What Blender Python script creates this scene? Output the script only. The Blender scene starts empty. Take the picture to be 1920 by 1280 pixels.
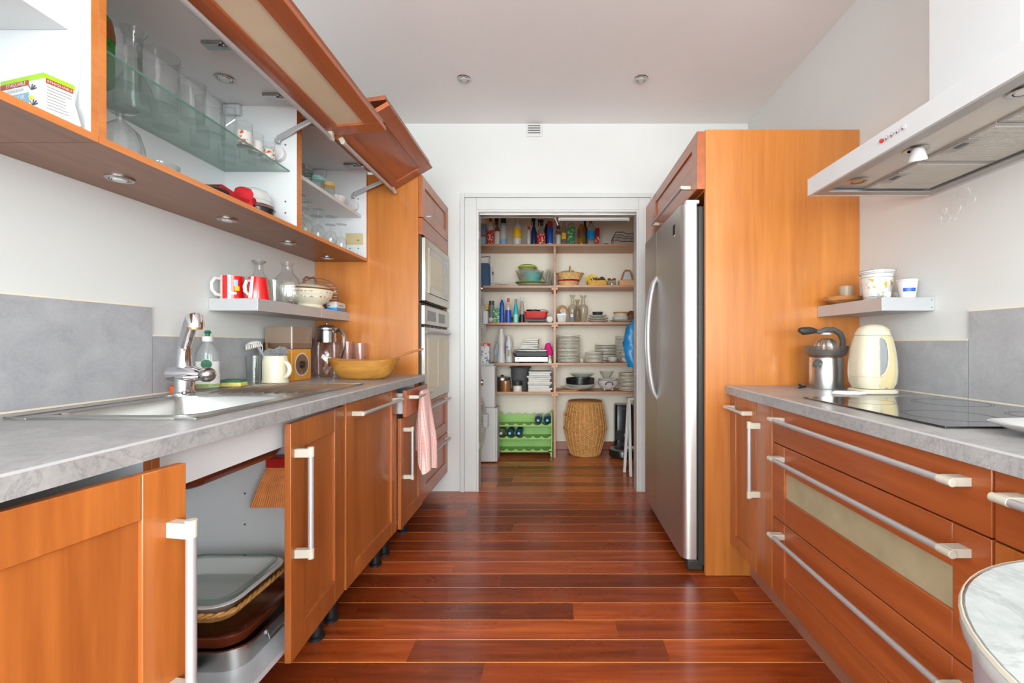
import bpy, math, random
from mathutils import Matrix, Vector
random.seed(7)
sc = bpy.context.scene
R = math.radians
PI = math.pi
# ------------------------------------------------------------------ camera
CX, CY, F, H = 1038.0, 645.0, 16.0 / 36.0 * 1920, 1.12
cam = bpy.data.cameras.new('camera')
cam.lens = 16.0
cam.sensor_width = 36.0
cam.shift_x = -(CX - 960) / 1920
cam.shift_y = (CY - 640) / 1920
cam.clip_start = 0.02
camo = bpy.data.objects.new('camera', cam)
sc.collection.objects.link(camo)
camo.location = (0, 0, H)
camo.rotation_euler = (R(90), 0, 0)
sc.camera = camo
# ------------------------------------------------------------------ world, daylight, exposure
w = bpy.data.worlds.new('daylight')
sc.world = w
w.use_nodes = True
w.node_tree.nodes['Background'].inputs[0].default_value = (0.93, 0.96, 1.0, 1)
w.node_tree.nodes['Background'].inputs[1].default_value = 1.0
def area(name, loc, rot, sx, sy, power, col=(1, 1, 1)):
    l = bpy.data.lights.new(name, 'AREA')
    l.shape = 'RECTANGLE'; l.size = sx; l.size_y = sy; l.energy = power; l.color = col
    o = bpy.data.objects.new(name, l); sc.collection.objects.link(o)
    o.location = loc; o.rotation_euler = rot
    return o
area('window_daylight', (0.0, -4.36, 1.45), (R(90), 0, 0), 4.6, 2.4, 330, (0.915, 0.985, 1.0))
area('side_fill_light_a', (-2.66, -2.5, 1.45), (R(90), 0, R(-90)), 2.6, 2.3, 150, (0.915, 0.985, 1.0))  # unseen side source, added as fill for the kitchen
area('side_fill_light_b', (2.66, -2.5, 1.45), (R(90), 0, R(90)), 2.6, 2.3, 150, (0.915, 0.985, 1.0))  # matching added fill from the right
sc.view_settings.view_transform = 'Standard'
sc.view_settings.look = 'None'
sc.view_settings.gamma = 1.0
sc.view_settings.use_curve_mapping = False
sc.view_settings.exposure = 0.80
sc.cycles.transparent_max_bounces = 40
sc.cycles.max_bounces = 10
sc.cycles.diffuse_bounces = 8
# ------------------------------------------------------------------ materials
def lin(c):
    return tuple(((x / 255) / 12.92 if x / 255 <= 0.04045 else ((x / 255 + 0.055) / 1.055) ** 2.4) for x in c) + (1,)
MATS = {}
def newmat(name):
    m = bpy.data.materials.new(name); m.use_nodes = True
    nt = m.node_tree; b = nt.nodes['Principled BSDF']
    MATS[name] = m
    return m, nt, b
def setp(b, rough=0.5, metal=0.0, coat=0.0, spec=0.5):
    b.inputs['Roughness'].default_value = rough
    b.inputs['Metallic'].default_value = metal
    b.inputs['Coat Weight'].default_value = coat
    b.inputs['Coat Roughness'].default_value = 0.12
    b.inputs['Specular IOR Level'].default_value = spec
def coords(nt, scale, rnd=True, rot=(0, 0, 0)):
    tc = nt.nodes.new('ShaderNodeTexCoord'); mp = nt.nodes.new('ShaderNodeMapping')
    mp.inputs['Scale'].default_value = scale; mp.inputs['Rotation'].default_value = rot
    if rnd:
        oi = nt.nodes.new('ShaderNodeObjectInfo'); mu = nt.nodes.new('ShaderNodeMath'); mu.operation = 'MULTIPLY'
        mu.inputs[1].default_value = 7.0
        nt.links.new(oi.outputs['Random'], mu.inputs[0])
        ad = nt.nodes.new('ShaderNodeVectorMath'); ad.operation = 'ADD'
        nt.links.new(tc.outputs['Object'], ad.inputs[0]); nt.links.new(mu.outputs[0], ad.inputs[1])
        nt.links.new(ad.outputs[0], mp.inputs['Vector'])
    else:
        nt.links.new(tc.outputs['Object'], mp.inputs['Vector'])
    return mp
def noise(nt, mp, scale, detail=4, rough=0.55, dist=0.0):
    n = nt.nodes.new('ShaderNodeTexNoise')
    n.inputs['Scale'].default_value = scale; n.inputs['Detail'].default_value = detail
    n.inputs['Roughness'].default_value = rough; n.inputs['Distortion'].default_value = dist
    nt.links.new(mp.outputs[0], n.inputs['Vector'])
    return n
def ramp(nt, src, stops):
    r = nt.nodes.new('ShaderNodeValToRGB')
    while len(r.color_ramp.elements) < len(stops): r.color_ramp.elements.new(0.5)
    for e, (p, c) in zip(r.color_ramp.elements, stops): e.position = p; e.color = c
    nt.links.new(src, r.inputs[0])
    return r
def mixc(nt, fac, a, b, mode='MIX'):
    m = nt.nodes.new('ShaderNodeMix'); m.data_type = 'RGBA'; m.blend_type = mode
    for s, v in ((m.inputs['Factor'], fac), (m.inputs[6], a), (m.inputs[7], b)):
        if hasattr(v, 'is_linked') or hasattr(v, 'links'): nt.links.new(v, s)
        else: s.default_value = v
    return m.outputs[2]
def bump(nt, b, src, strength, dist=0.002):
    bp = nt.nodes.new('ShaderNodeBump'); bp.inputs['Strength'].default_value = strength; bp.inputs['Distance'].default_value = dist
    nt.links.new(src, bp.inputs['Height']); nt.links.new(bp.outputs[0], b.inputs['Normal'])
def plain(name, c, rough=0.5, metal=0.0, coat=0.0, var=0.06, vscale=8.0, bmp=0.0):
    m, nt, b = newmat(name); setp(b, rough, metal, coat)
    mp = coords(nt, (1, 1, 1)); n = noise(nt, mp, vscale, 5)
    c = lin(c)
    lo = tuple(x * (1 - var) for x in c[:3]) + (1,); hi = tuple(min(1, x * (1 + var)) for x in c[:3]) + (1,)
    r = ramp(nt, n.outputs[0], [(0.3, lo), (0.7, hi)])
    nt.links.new(r.outputs[0], b.inputs['Base Color'])
    if bmp: bump(nt, b, noise(nt, mp, vscale * 6, 3).outputs[0], bmp)
    return m
def wood(name, c1, c2, grain='z', rough=0.32, coat=0.35, band=0.5, c3=None):
    m, nt, b = newmat(name); setp(b, rough, 0, coat)
    s = {'z': (1, 1, 0.06), 'y': (1, 0.06, 1), 'x': (0.06, 1, 1)}[grain]
    mp = coords(nt, s)
    n = noise(nt, mp, 26, 7, 0.62, 0.4)
    r = ramp(nt, n.outputs[0], [(0.28, lin(c1)), (0.72, lin(c2))])
    mp2 = coords(nt, tuple(0.12 if v < 1 else 1.0 for v in s))
    n2 = noise(nt, mp2, 5.0, 2, 0.4)
    r2 = ramp(nt, n2.outputs[0], [(0.42, (0, 0, 0, 1)), (0.58, (1, 1, 1, 1))])
    col = mixc(nt, 1.0, r.outputs[0], mixc(nt, r2.outputs[0], (1 - 0.3 * band, 1 - 0.36 * band, 1 - 0.4 * band, 1), (1, 1, 1, 1)), 'MULTIPLY')
    n3 = noise(nt, mp, 160, 2, 0.5)
    col = mixc(nt, 0.18, col, mixc(nt, n3.outputs[0], lin(c1), lin(c2)))
    nt.links.new(col, b.inputs['Base Color'])
    bump(nt, b, n.outputs[0], 0.04)
    return m
def stone(name, c1, c2, rough=0.4, scale=9.0, veins=True, coat=0.0):
    m, nt, b = newmat(name); setp(b, rough, 0, coat)
    mp = coords(nt, (1, 1, 1), False)
    n = noise(nt, mp, scale, 8, 0.65, 0.6); n2 = noise(nt, mp, scale * 14, 3, 0.6)
    r = ramp(nt, n.outputs[0], [(0.3, lin(c1)), (0.7, lin(c2))])
    col = mixc(nt, 0.25, r.outputs[0], ramp(nt, n2.outputs[0], [(0.35, lin(c1)), (0.65, lin(c2))]).outputs[0])
    if veins:
        n3 = noise(nt, mp, scale * 0.8, 6, 0.7, 1.6)
        v = ramp(nt, n3.outputs[0], [(0.47, (1, 1, 1, 1)), (0.5, (0.72, 0.72, 0.74, 1)), (0.53, (1, 1, 1, 1))])
        col = mixc(nt, 0.8, col, v.outputs[0], 'MULTIPLY')
    nt.links.new(col, b.inputs['Base Color'])
    bump(nt, b, n2.outputs[0], 0.08)
    return m
def steel(name, c, rough=0.28, axis='z', var=0.12):
    m, nt, b = newmat(name); setp(b, rough, 1.0)
    s = {'z': (60, 60, 0.6), 'y': (60, 0.6, 60), 'x': (0.6, 60, 60)}[axis]
    mp = coords(nt, s, False); n = noise(nt, mp, 6, 3)
    rr = ramp(nt, n.outputs[0], [(0.3, (rough * (1 - var * 2),) * 3 + (1,)), (0.7, (rough * (1 + var * 2),) * 3 + (1,))])
    nt.links.new(rr.outputs[0], b.inputs['Roughness'])
    c = lin(c)
    r = ramp(nt, n.outputs[0], [(0.3, tuple(x * (1 - var) for x in c[:3]) + (1,)), (0.7, c)])
    nt.links.new(r.outputs[0], b.inputs['Base Color'])
    return m
def glass(name, tint=(0.95, 0.97, 0.96), rough=0.02, ior=1.5, add=0.0):
    m = bpy.data.materials.new(name); m.use_nodes = True; MATS[name] = m
    nt = m.node_tree; nt.nodes.clear()
    out = nt.nodes.new('ShaderNodeOutputMaterial'); mx = nt.nodes.new('ShaderNodeMixShader')
    t = nt.nodes.new('ShaderNodeBsdfTransparent')
    # a glancing ray crosses more of the wall: absorption grows with the slant of the glass
    lw = nt.nodes.new('ShaderNodeLayerWeight'); lw.inputs[0].default_value = 0.5
    pw = nt.nodes.new('ShaderNodeMath'); pw.operation = 'POWER'; pw.inputs[1].default_value = 3.0
    nt.links.new(lw.outputs['Facing'], pw.inputs[0])
    nt.links.new(mixc(nt, pw.outputs[0], tuple(tint) + (1,), tuple(x ** 8 * 0.75 for x in tint) + (1,)), t.inputs[0])
    g = nt.nodes.new('ShaderNodeBsdfGlossy'); g.inputs['Roughness'].default_value = rough; g.inputs[0].default_value = (1, 1, 1, 1)
    f = nt.nodes.new('ShaderNodeFresnel')
    ge = nt.nodes.new('ShaderNodeNewGeometry'); mr = nt.nodes.new('ShaderNodeMapRange')      # same reflectance from both sides of a thin wall
    mr.inputs['To Min'].default_value = ior; mr.inputs['To Max'].default_value = 1.0 / ior
    nt.links.new(ge.outputs['Backfacing'], mr.inputs['Value']); nt.links.new(mr.outputs[0], f.inputs[0])
    nt.links.new(f.outputs[0], mx.inputs[0]); nt.links.new(t.outputs[0], mx.inputs[1]); nt.links.new(g.outputs[0], mx.inputs[2])
    last = mx
    if add:
        d = nt.nodes.new('ShaderNodeBsdfDiffuse'); d.inputs[0].default_value = tuple(tint) + (1,)
        m2 = nt.nodes.new('ShaderNodeMixShader'); m2.inputs[0].default_value = add
        nt.links.new(mx.outputs[0], m2.inputs[1]); nt.links.new(d.outputs[0], m2.inputs[2]); last = m2
    nt.links.new(last.outputs[0], out.inputs[0])
    return m
# room
plain('wall_paint', (211, 212, 210), 0.75, var=0.02, vscale=2.0, bmp=0.05)
plain('ceiling_paint', (240, 240, 240), 0.8, var=0.02, vscale=1.5)
plain('gloss_white_paint', (200, 201, 199), 0.35, var=0.02, vscale=3)
plain('white_melamine', (212, 215, 216), 0.35, var=0.015, vscale=3)
plain('lifted_white_melamine', (238, 240, 242), 0.4, var=0.03, vscale=4)  # melamine lifted in colour to make up for the dim carcass interiors
plain('pantry_paint', (242, 234, 218), 0.7, var=0.03, vscale=2)
# cabinet wood
wood('cherry_vertical', (152, 80, 33), (190, 112, 50), 'z', band=0.65)
wood('cherry_horizontal', (152, 74, 34), (186, 102, 52), 'y')
wood('cherry_panel', (174, 100, 40), (202, 130, 60), 'z', band=0.5)
wood('cherry_edge', (196, 112, 50), (224, 142, 74), 'y', band=0.2)
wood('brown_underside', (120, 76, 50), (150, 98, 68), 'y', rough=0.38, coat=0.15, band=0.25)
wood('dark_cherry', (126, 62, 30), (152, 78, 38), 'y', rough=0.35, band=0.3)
wood('pantry_board', (178, 126, 90), (204, 154, 118), 'x', rough=0.45, coat=0.1, band=0.25)
wood('pale_batten', (214, 160, 110), (228, 180, 130), 'z', rough=0.5, coat=0, band=0.2)
# floor planks with per-plank tone
def plank(name, c1, c2, c3):
    m, nt, b = newmat(name); setp(b, 0.34, 0, 0.3)
    mp = coords(nt, (0.06, 1, 1)); n = noise(nt, mp, 34, 8, 0.65, 0.5)
    r = ramp(nt, n.outputs[0], [(0.25, lin(c1)), (0.55, lin(c2)), (0.8, lin(c3))])
    oi = nt.nodes.new('ShaderNodeObjectInfo')
    tone = ramp(nt, oi.outputs['Random'], [(0.0, (0.5, 0.42, 0.38, 1)), (0.45, (0.88, 0.84, 0.82, 1)), (1.0, (1.3, 1.34, 1.3, 1))])
    col = mixc(nt, 1.0, r.outputs[0], tone.outputs[0], 'MULTIPLY')
    mp3 = coords(nt, (0.5, 1, 1)); n3 = noise(nt, mp3, 9, 9, 0.75)
    wear = ramp(nt, n3.outputs[0], [(0.58, (0, 0, 0, 1)), (0.72, (0.5, 0.5, 0.5, 1))])
    col = mixc(nt, wear.outputs[0], col, lin((172, 98, 50)))
    nt.links.new(col, b.inputs['Base Color'])
    rr = ramp(nt, n3.outputs[0], [(0.4, (0.27,) * 3 + (1,)), (0.7, (0.46,) * 3 + (1,))])
    nt.links.new(rr.outputs[0], b.inputs['Roughness'])
    bump(nt, b, n3.outputs[0], 0.06)
plank('floor_plank', (112, 42, 13), (166, 73, 27), (196, 104, 42))
plank('pantry_plank', (152, 76, 36), (192, 108, 58), (214, 138, 84))
plain('floor_seam', (240, 178, 100), 0.5)
# stone, tile
stone('worktop_laminate', (140, 140, 140), (178, 178, 177), 0.32, 7)
stone('tile_grey', (150, 151, 155), (176, 177, 180), 0.45, 10, False)
stone('marble_top', (150, 157, 156), (194, 198, 197), 0.3, 5)
plain('marble_side', (172, 168, 176), 0.45)
plain('grout', (226, 216, 196), 0.7)
# metals and plastics
steel('stainless', (196, 195, 192), 0.3, 'y', 0.05)
steel('fridge_steel', (214, 211, 207), 0.42, 'z', 0.04)
steel('oven_steel', (196, 186, 172), 0.32, 'y', 0.06)
plain('chrome', (225, 225, 228), 0.07, 1.0, var=0.01)
plain('dull_chrome', (180, 178, 176), 0.25, 1.0, var=0.05)
plain('aluminium', (188, 188, 190), 0.38, 0.45, var=0.02)
plain('aluminium_shelf', (186, 186, 187), 0.42, 0.35, var=0.02)
plain('handle_mount', (194, 189, 174), 0.4)
plain('hood_white', (204, 206, 207), 0.4, var=0.015)
plain('hood_inner', (206, 202, 192), 0.35, 0.3, var=0.05)
plain('filter_mesh', (176, 174, 170), 0.45, 0.5, var=0.05)
plain('rubber_black', (22, 22, 24), 0.5)
plain('black_plastic', (24, 25, 27), 0.28, coat=0.3)
plain('dark_gasket', (48, 48, 46), 0.5)
plain('dark_grey', (82, 84, 86), 0.45)
plain('mid_grey', (140, 142, 142), 0.45)
plain('light_grey', (196, 198, 200), 0.45)
plain('white_plastic', (210, 210, 208), 0.35, var=0.015)
plain('cream_plastic', (200, 194, 172), 0.3, coat=0.3, var=0.015)
plain('beige_plastic', (196, 180, 138), 0.35)
plain('white_ceramic', (208, 208, 205), 0.15, coat=0.5, var=0.02)
plain('cream_ceramic', (224, 217, 192), 0.15, coat=0.5, var=0.02)
plain('grey_rim_ceramic', (214, 210, 198), 0.2, coat=0.4, var=0.08, vscale=60)
plain('lifted_white_ceramic', (242, 242, 240), 0.2, coat=0.4, var=0.01)  # ceramic copy made whiter where little light reaches into the cabinet
plain('glazed_stoneware', (222, 216, 200), 0.42, var=0.05, vscale=30)
plain('red_glaze', (205, 22, 24), 0.18, coat=0.5)
plain('red_plastic', (206, 42, 34), 0.35)
plain('red_fabric', (178, 20, 30), 0.85, var=0.2, vscale=40)
plain('deep_red', (150, 24, 26), 0.4)
plain('orange_plastic', (226, 96, 40), 0.45)
plain('orange_bristle', (248, 156, 88), 0.7, var=0.15, vscale=40)
plain('yellow', (240, 196, 40), 0.4)
plain('lime', (196, 216, 60), 0.35)
plain('green', (44, 140, 74), 0.4)
plain('dark_green', (30, 100, 70), 0.5)
plain('rack_green', (150, 196, 104), 0.45, var=0.12, vscale=6)
plain('soft_green', (150, 172, 96), 0.35)
plain('teal', (38, 180, 196), 0.3)
plain('pale_teal', (150, 214, 206), 0.35)
plain('blue', (40, 84, 180), 0.35)
plain('bright_blue', (20, 150, 224), 0.3, var=0.12, vscale=20)
plain('navy', (30, 38, 84), 0.35)
plain('dark_navy', (22, 26, 44), 0.35)
plain('sky_blue', (150, 190, 222), 0.4)
plain('slate_blue', (122, 136, 164), 0.45)
plain('pink_cloth', (226, 20, 130), 0.8)
plain('brown', (120, 72, 44), 0.5)
plain('copper_brown', (140, 66, 38), 0.22, 0.55)
plain('tan_metal', (166, 122, 80), 0.3, 0.5)
plain('tan', (196, 150, 96), 0.6)
plain('paper', (226, 222, 212), 0.8, var=0.08, vscale=20)
plain('denim', (70, 98, 132), 0.85, var=0.2, vscale=60)
plain('grey_cloth', (84, 84, 86), 0.8, var=0.15, vscale=20)
plain('white_cloth', (226, 222, 214), 0.85, var=0.06, vscale=10)
plain('cord_white', (236, 234, 228), 0.4)
plain('black_glass', (14, 14, 15), 0.05, coat=1.0, var=0.02)
plain('ring_print', (62, 58, 54), 0.25)
plain('shelf_mat', (212, 216, 222), 0.4, 0.25, var=0.06, vscale=300)
plain('frosted_insert', (172, 162, 130), 0.5, var=0.10, vscale=14)
plain('cream_insert', (214, 202, 172), 0.35, var=0.03, vscale=14)
plain('ink', (70, 74, 84), 0.6)
plain('tea_blue', (116, 158, 182), 0.5)
plain('tea_red', (160, 62, 40), 0.5)
plain('tea_green', (150, 196, 30), 0.5)
plain('smoked_brown', (110, 84, 66), 0.15, coat=0.5)
plain('kitchen_sponge', (226, 210, 120), 0.9, var=0.2, vscale=80)
plain('scourer', (70, 120, 96), 0.95, var=0.3, vscale=120)
plain('steel_wool', (168, 168, 170), 0.45, 0.4, var=0.5, vscale=220, bmp=1.0)
plain('wicker', (196, 142, 78), 0.6, var=0.3, vscale=40)
plain('pale_wicker', (214, 170, 110), 0.65, var=0.3, vscale=50)
plain('yellow_wicker', (222, 168, 62), 0.6, var=0.25, vscale=50)
wood('bowl_wood', (148, 88, 26), (212, 156, 70), 'x', rough=0.45, coat=0.2, band=1.0)
wood('olive_wood', (150, 90, 40), (206, 146, 84), 'x', rough=0.4, coat=0.3, band=0.9)
wood('grinder_wood', (206, 132, 36), (232, 168, 66), 'z', rough=0.4, coat=0.2, band=0.2)
wood('spoon_wood', (168, 110, 62), (190, 134, 84), 'x', rough=0.5, coat=0.1)
# glassware
glass('clear_glass', (0.965, 0.975, 0.97), 0.02, 1.45)
glass('thick_glass', (0.95, 0.96, 0.957), 0.03, 1.55)
glass('shelf_glass', (0.90, 0.95, 0.93), 0.01, 1.35, 0.03)
glass('shelf_glass_edge', (0.25, 0.48, 0.40), 0.05, 1.5, 0.4)
glass('green_glass', (0.10, 0.62, 0.10), 0.05, 1.5, 0.25)
glass('smoked_glass', (0.64, 0.50, 0.38), 0.04, 1.5, 0.3)
glass('press_smoke', (0.62, 0.57, 0.53), 0.04, 1.5, 0.1)
glass('grey_glass', (0.80, 0.77, 0.70), 0.04, 1.4, 0.08)
glass('amber_glass', (0.80, 0.52, 0.12), 0.04, 1.5, 0.2)
glass('pink_glass', (0.955, 0.90, 0.89), 0.06, 1.45, 0.04)
glass('blue_glass', (0.10, 0.26, 0.46), 0.05, 1.5, 0.3)
glass('dish_glass', (0.975, 0.987, 0.983), 0.03, 1.3)
glass('milky_plastic', (0.90, 0.89, 0.82), 0.2, 1.25, 0.12)
glass('soap_plastic', (0.86, 0.89, 0.89), 0.08, 1.45, 0.12)
glass('window_glass', (0.98, 0.99, 0.99), 0.0, 1.3)
def gingham():
    m, nt, b = newmat('gingham'); setp(b, 0.9)
    mp = coords(nt, (1, 1, 1), False)
    sp = nt.nodes.new('ShaderNodeSeparateXYZ'); nt.links.new(mp.outputs[0], sp.inputs[0])
    def stripe(o):
        a = nt.nodes.new('ShaderNodeMath'); a.operation = 'MULTIPLY'; a.inputs[1].default_value = 150; nt.links.new(o, a.inputs[0])
        f = nt.nodes.new('ShaderNodeMath'); f.operation = 'FRACT'; nt.links.new(a.outputs[0], f.inputs[0])
        g = nt.nodes.new('ShaderNodeMath'); g.operation = 'GREATER_THAN'; g.inputs[1].default_value = 0.5; nt.links.new(f.outputs[0], g.inputs[0])
        return g.outputs[0]
    ad = nt.nodes.new('ShaderNodeMath'); ad.operation = 'ADD'
    nt.links.new(stripe(sp.outputs[1]), ad.inputs[0]); nt.links.new(stripe(sp.outputs[2]), ad.inputs[1])
    hf = nt.nodes.new('ShaderNodeMath'); hf.operation = 'MULTIPLY'; hf.inputs[1].default_value = 0.5; nt.links.new(ad.outputs[0], hf.inputs[0])
    r = ramp(nt, hf.outputs[0], [(0.0, lin((240, 224, 216))), (0.5, lin((232, 188, 180))), (1.0, lin((218, 138, 130)))])
    nt.links.new(r.outputs[0], b.inputs['Base Color'])
gingham()
def dotted(name, base, spots, scale=70.0, thr=0.42):
    m, nt, b = newmat(name); setp(b, 0.2, 0, 0.4)
    mp = coords(nt, (1, 1, 1)); n = noise(nt, mp, scale, 2, 0.5)
    stops = [(0.0, lin(base)), (0.56, lin(base))]
    for i, c in enumerate(spots): stops += [(0.58 + 0.08 * i, lin(c)), (0.645 + 0.08 * i, lin(c))]
    r = ramp(nt, n.outputs[0], stops[:12]); nt.links.new(r.outputs[0], b.inputs['Base Color'])
dotted('floral_orange', (208, 206, 200), [(206, 92, 46), (170, 60, 36)], 60)
dotted('floral_yellow', (206, 206, 206), [(206, 170, 70), (190, 120, 20), (90, 92, 84)], 45)
dotted('floral_grey', (232, 224, 204), [(150, 150, 146), (196, 120, 104)], 60)
dotted('print_blue', (232, 234, 236), [(120, 140, 176), (60, 80, 120)], 40)
dotted('print_red', (220, 50, 40), [(240, 236, 220), (240, 180, 60)], 50)
dotted('print_green', (60, 150, 90), [(220, 230, 210), (120, 170, 80)], 50)
# ------------------------------------------------------------------ geometry helpers
COL = sc.collection
ROOT = {}                                   # object name -> (root location, local?)
def at(px, py, Y):
    """photo point (1920x1280) on the plane at depth Y -> world point"""
    return Vector(((px - CX) / F * Y, Y, H - (py - CY) / F * Y))
def wx(px, Y): return (px - CX) / F * Y
def wz(py, Y): return H - (py - CY) / F * Y
def tag(o, label, cat, group=None, kind=None):
    o['label'] = label; o['category'] = cat
    if group: o['group'] = group
    if kind: o['kind'] = kind
    return o
def thing(name, label, cat, loc=(0, 0, 0), rz=0.0, group=None, kind=None, local=False):
    o = bpy.data.objects.new(name, None); COL.objects.link(o)
    o.empty_display_size = 0.05
    o.location = loc; o.rotation_euler = (0, 0, rz)
    tag(o, label, cat, group, kind)
    ROOT[o.name] = (Vector(loc), local)
    return o
class MB:
    def __init__(s): s.v = []; s.f = []
    def add(s, vs, fs):
        o = len(s.v); s.v += [Vector(v) for v in vs]; s.f += [tuple(i + o for i in f) for f in fs]; return s
    def box(s, x0, x1, y0, y1, z0, z1):
        if x0 > x1: x0, x1 = x1, x0
        if y0 > y1: y0, y1 = y1, y0
        if z0 > z1: z0, z1 = z1, z0
        return s.add([(x0, y0, z0), (x1, y0, z0), (x1, y1, z0), (x0, y1, z0), (x0, y0, z1), (x1, y0, z1), (x1, y1, z1), (x0, y1, z1)],
                     [(0, 3, 2, 1), (4, 5, 6, 7), (0, 1, 5, 4), (1, 2, 6, 5), (2, 3, 7, 6), (3, 0, 4, 7)])
    def mbox(s, fn, u0, u1, v0, v1, w0, w1):
        """box in (u, v, w) mapped through fn"""
        t = MB().box(u0, u1, v0, v1, w0, w1)
        return s.add([fn(*p) for p in t.v], t.f)
    def obox(s, c, size, M=None):
        t = MB().box(-size[0] / 2, size[0] / 2, -size[1] / 2, size[1] / 2, -size[2] / 2, size[2] / 2)
        M = M or Matrix.Identity(3)
        return s.add([Vector(c) + M @ p for p in t.v], t.f)
    def loft(s, rings, cap0=True, cap1=True, closed=True):
        n = len(rings[0]); vs = [p for r in rings for p in r]; fs = []
        for i in range(len(rings) - 1):
            for j in range(n if closed else n - 1):
                k = (j + 1) % n
                fs.append((i * n + j, i * n + k, (i + 1) * n + k, (i + 1) * n + j))
        if cap0: fs.append(tuple(reversed(range(n))))
        if cap1: fs.append(tuple((len(rings) - 1) * n + j for j in range(n)))
        return s.add(vs, fs)
    def tube(s, pts, r, n=8, cap=True, closed=False):
        pts = [Vector(p) for p in pts]; m = len(pts)
        rs = r if isinstance(r, (list, tuple)) else [r] * m
        rings = []; prev = None
        for i, p in enumerate(pts):
            if closed: d = pts[(i + 1) % m] - pts[i - 1]
            else: d = pts[min(i + 1, m - 1)] - pts[max(i - 1, 0)]
            d.normalize()
            if prev is None:
                a = Vector((0, 0, 1)) if abs(d.z) < 0.9 else Vector((1, 0, 0))
                u = d.cross(a).normalized()
            else:
                u = (prev - d * prev.dot(d)).normalized()
            prev = u; v = d.cross(u)
            rings.append([p + (u * math.cos(2 * PI * k / n) + v * math.sin(2 * PI * k / n)) * rs[i] for k in range(n)])
        if closed: rings.append(rings[0]); return s.loft(rings, False, False)
        return s.loft(rings, cap, cap)
    def cyl(s, p0, p1, r, n=16, r2=None):
        return s.tube([p0, p1], [r, r if r2 is None else r2], n)
    def lathe(s, prof, n=24, c=(0, 0, 0), sx=1.0, sy=1.0):
        c = Vector(c); rings = []; 
        p = list(prof); cap0 = cap1 = False
        if p[0][0] <= 1e-6: cap0 = True; p = p[1:] if len(p) > 2 else p
        if p[-1][0] <= 1e-6: cap1 = True; zt = p[-1][1]; p = p[:-1]
        for r, z in p:
            rings.append([c + Vector((r * sx * math.cos(2 * PI * k / n), r * sy * math.sin(2 * PI * k / n), z)) for k in range(n)])
        if cap1 and abs(zt - p[-1][1]) > 1e-5:
            rings.append([c + Vector((1e-4 * math.cos(2 * PI * k / n), 1e-4 * math.sin(2 * PI * k / n), zt)) for k in range(n)])
        return s.loft(rings, cap0, cap1)
    def prism(s, poly, axis, a0, a1):
        """poly in the two other axes, extruded along axis"""
        def mk(p, a): return {'x': (a, p[0], p[1]), 'y': (p[0], a, p[1]), 'z': (p[0], p[1], a)}[axis]
        return s.loft([[Vector(mk(p, a0)) for p in poly], [Vector(mk(p, a1)) for p in poly]])
    def sphere(s, c, r, n=16, m=8, sz=1.0):
        return s.lathe([(0, -r * sz)] + [(r * math.sin(PI * i / m), -r * sz * math.cos(PI * i / m)) for i in range(1, m)] + [(0, r * sz)], n, c)
    def xf(s, M):
        s.v = [M @ p for p in s.v]; return s
    def build(s, name, mat, parent=None, bevel=0.0, smooth=35, kind=None, seg=2):
        vs = s.v
        if parent is not None:
            loc, local = ROOT[parent.name]
            if not local: vs = [p - loc for p in vs]
        me = bpy.data.meshes.new(name)
        me.from_pydata([tuple(p) for p in vs], [], s.f); me.update()
        if smooth:
            me.polygons.foreach_set('use_smooth', [True] * len(me.polygons))
            me.set_sharp_from_angle(angle=R(smooth))
        me.materials.append(MATS[mat])
        o = bpy.data.objects.new(name, me); COL.objects.link(o)
        if parent is not None:
            o.parent = parent; ROOT[o.name] = ROOT[parent.name]
        else:
            ROOT[o.name] = (Vector((0, 0, 0)), False)
        if bevel:
            b = o.modifiers.new('bevel', 'BEVEL'); b.width = bevel; b.segments = seg; b.limit_method = 'ANGLE'; b.angle_limit = R(40)
        if kind: o['kind'] = kind
        return o
def single(mb, name, mat, label, cat, group=None, bevel=0.0, kind=None, smooth=35):
    """a thing that is one mesh: origin at its base centre"""
    xs = [p.x for p in mb.v]; ys = [p.y for p in mb.v]; zs = [p.z for p in mb.v]
    loc = Vector(((min(xs) + max(xs)) / 2, (min(ys) + max(ys)) / 2, min(zs)))
    mb.v = [p - loc for p in mb.v]
    o = mb.build(name, mat, None, bevel, smooth)
    o.location = loc; ROOT[o.name] = (loc, False)
    return tag(o, label, cat, group, kind)
def struct(mb, name, mat, label, cat, bevel=0.0):
    o = mb.build(name, mat, None, bevel)
    return tag(o, label, cat, None, 'structure')
def dup(root, loc, rz=None, label=None, group=None):
    def cp(o, par):
        c = o.copy(); COL.objects.link(c); c.parent = par
        for ch in list(o.children): cp(ch, c)
        return c
    r = cp(root, None); r.location = loc
    if rz is not None: r.rotation_euler = (0, 0, rz)
    if label: r['label'] = label
    if group: r['group'] = group
    return r
ORD = ['bottom', 'second', 'third', 'fourth', 'fifth', 'sixth', 'seventh', 'eighth', 'ninth', 'tenth', 'eleventh', 'twelfth', 'thirteenth', 'fourteenth', 'fifteenth', 'sixteenth', 'seventeenth', 'eighteenth', 'nineteenth', 'twentieth', 'twenty-first', 'twenty-second']
def rrect(wd, dp, r, n=5, z=0.0, c=(0, 0)):
    pts = []
    for qx, qy, a0 in ((1, 1, 0), (-1, 1, 90), (-1, -1, 180), (1, -1, 270)):
        for k in range(n):
            a = R(a0 + 90 * k / (n - 1))
            pts.append(Vector((c[0] + qx * (wd / 2 - r) + r * math.cos(a), c[1] + qy * (dp / 2 - r) + r * math.sin(a), z)))
    return pts
def arc(c, r, a0, a1, n, plane='xz'):
    out = []
    for k in range(n + 1):
        a = R(a0 + (a1 - a0) * k / n); u = r * math.cos(a); v = r * math.sin(a)
        out.append(Vector(c) + Vector({'xz': (u, 0, v), 'yz': (0, u, v), 'xy': (u, v, 0)}[plane]))
    return out
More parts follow.
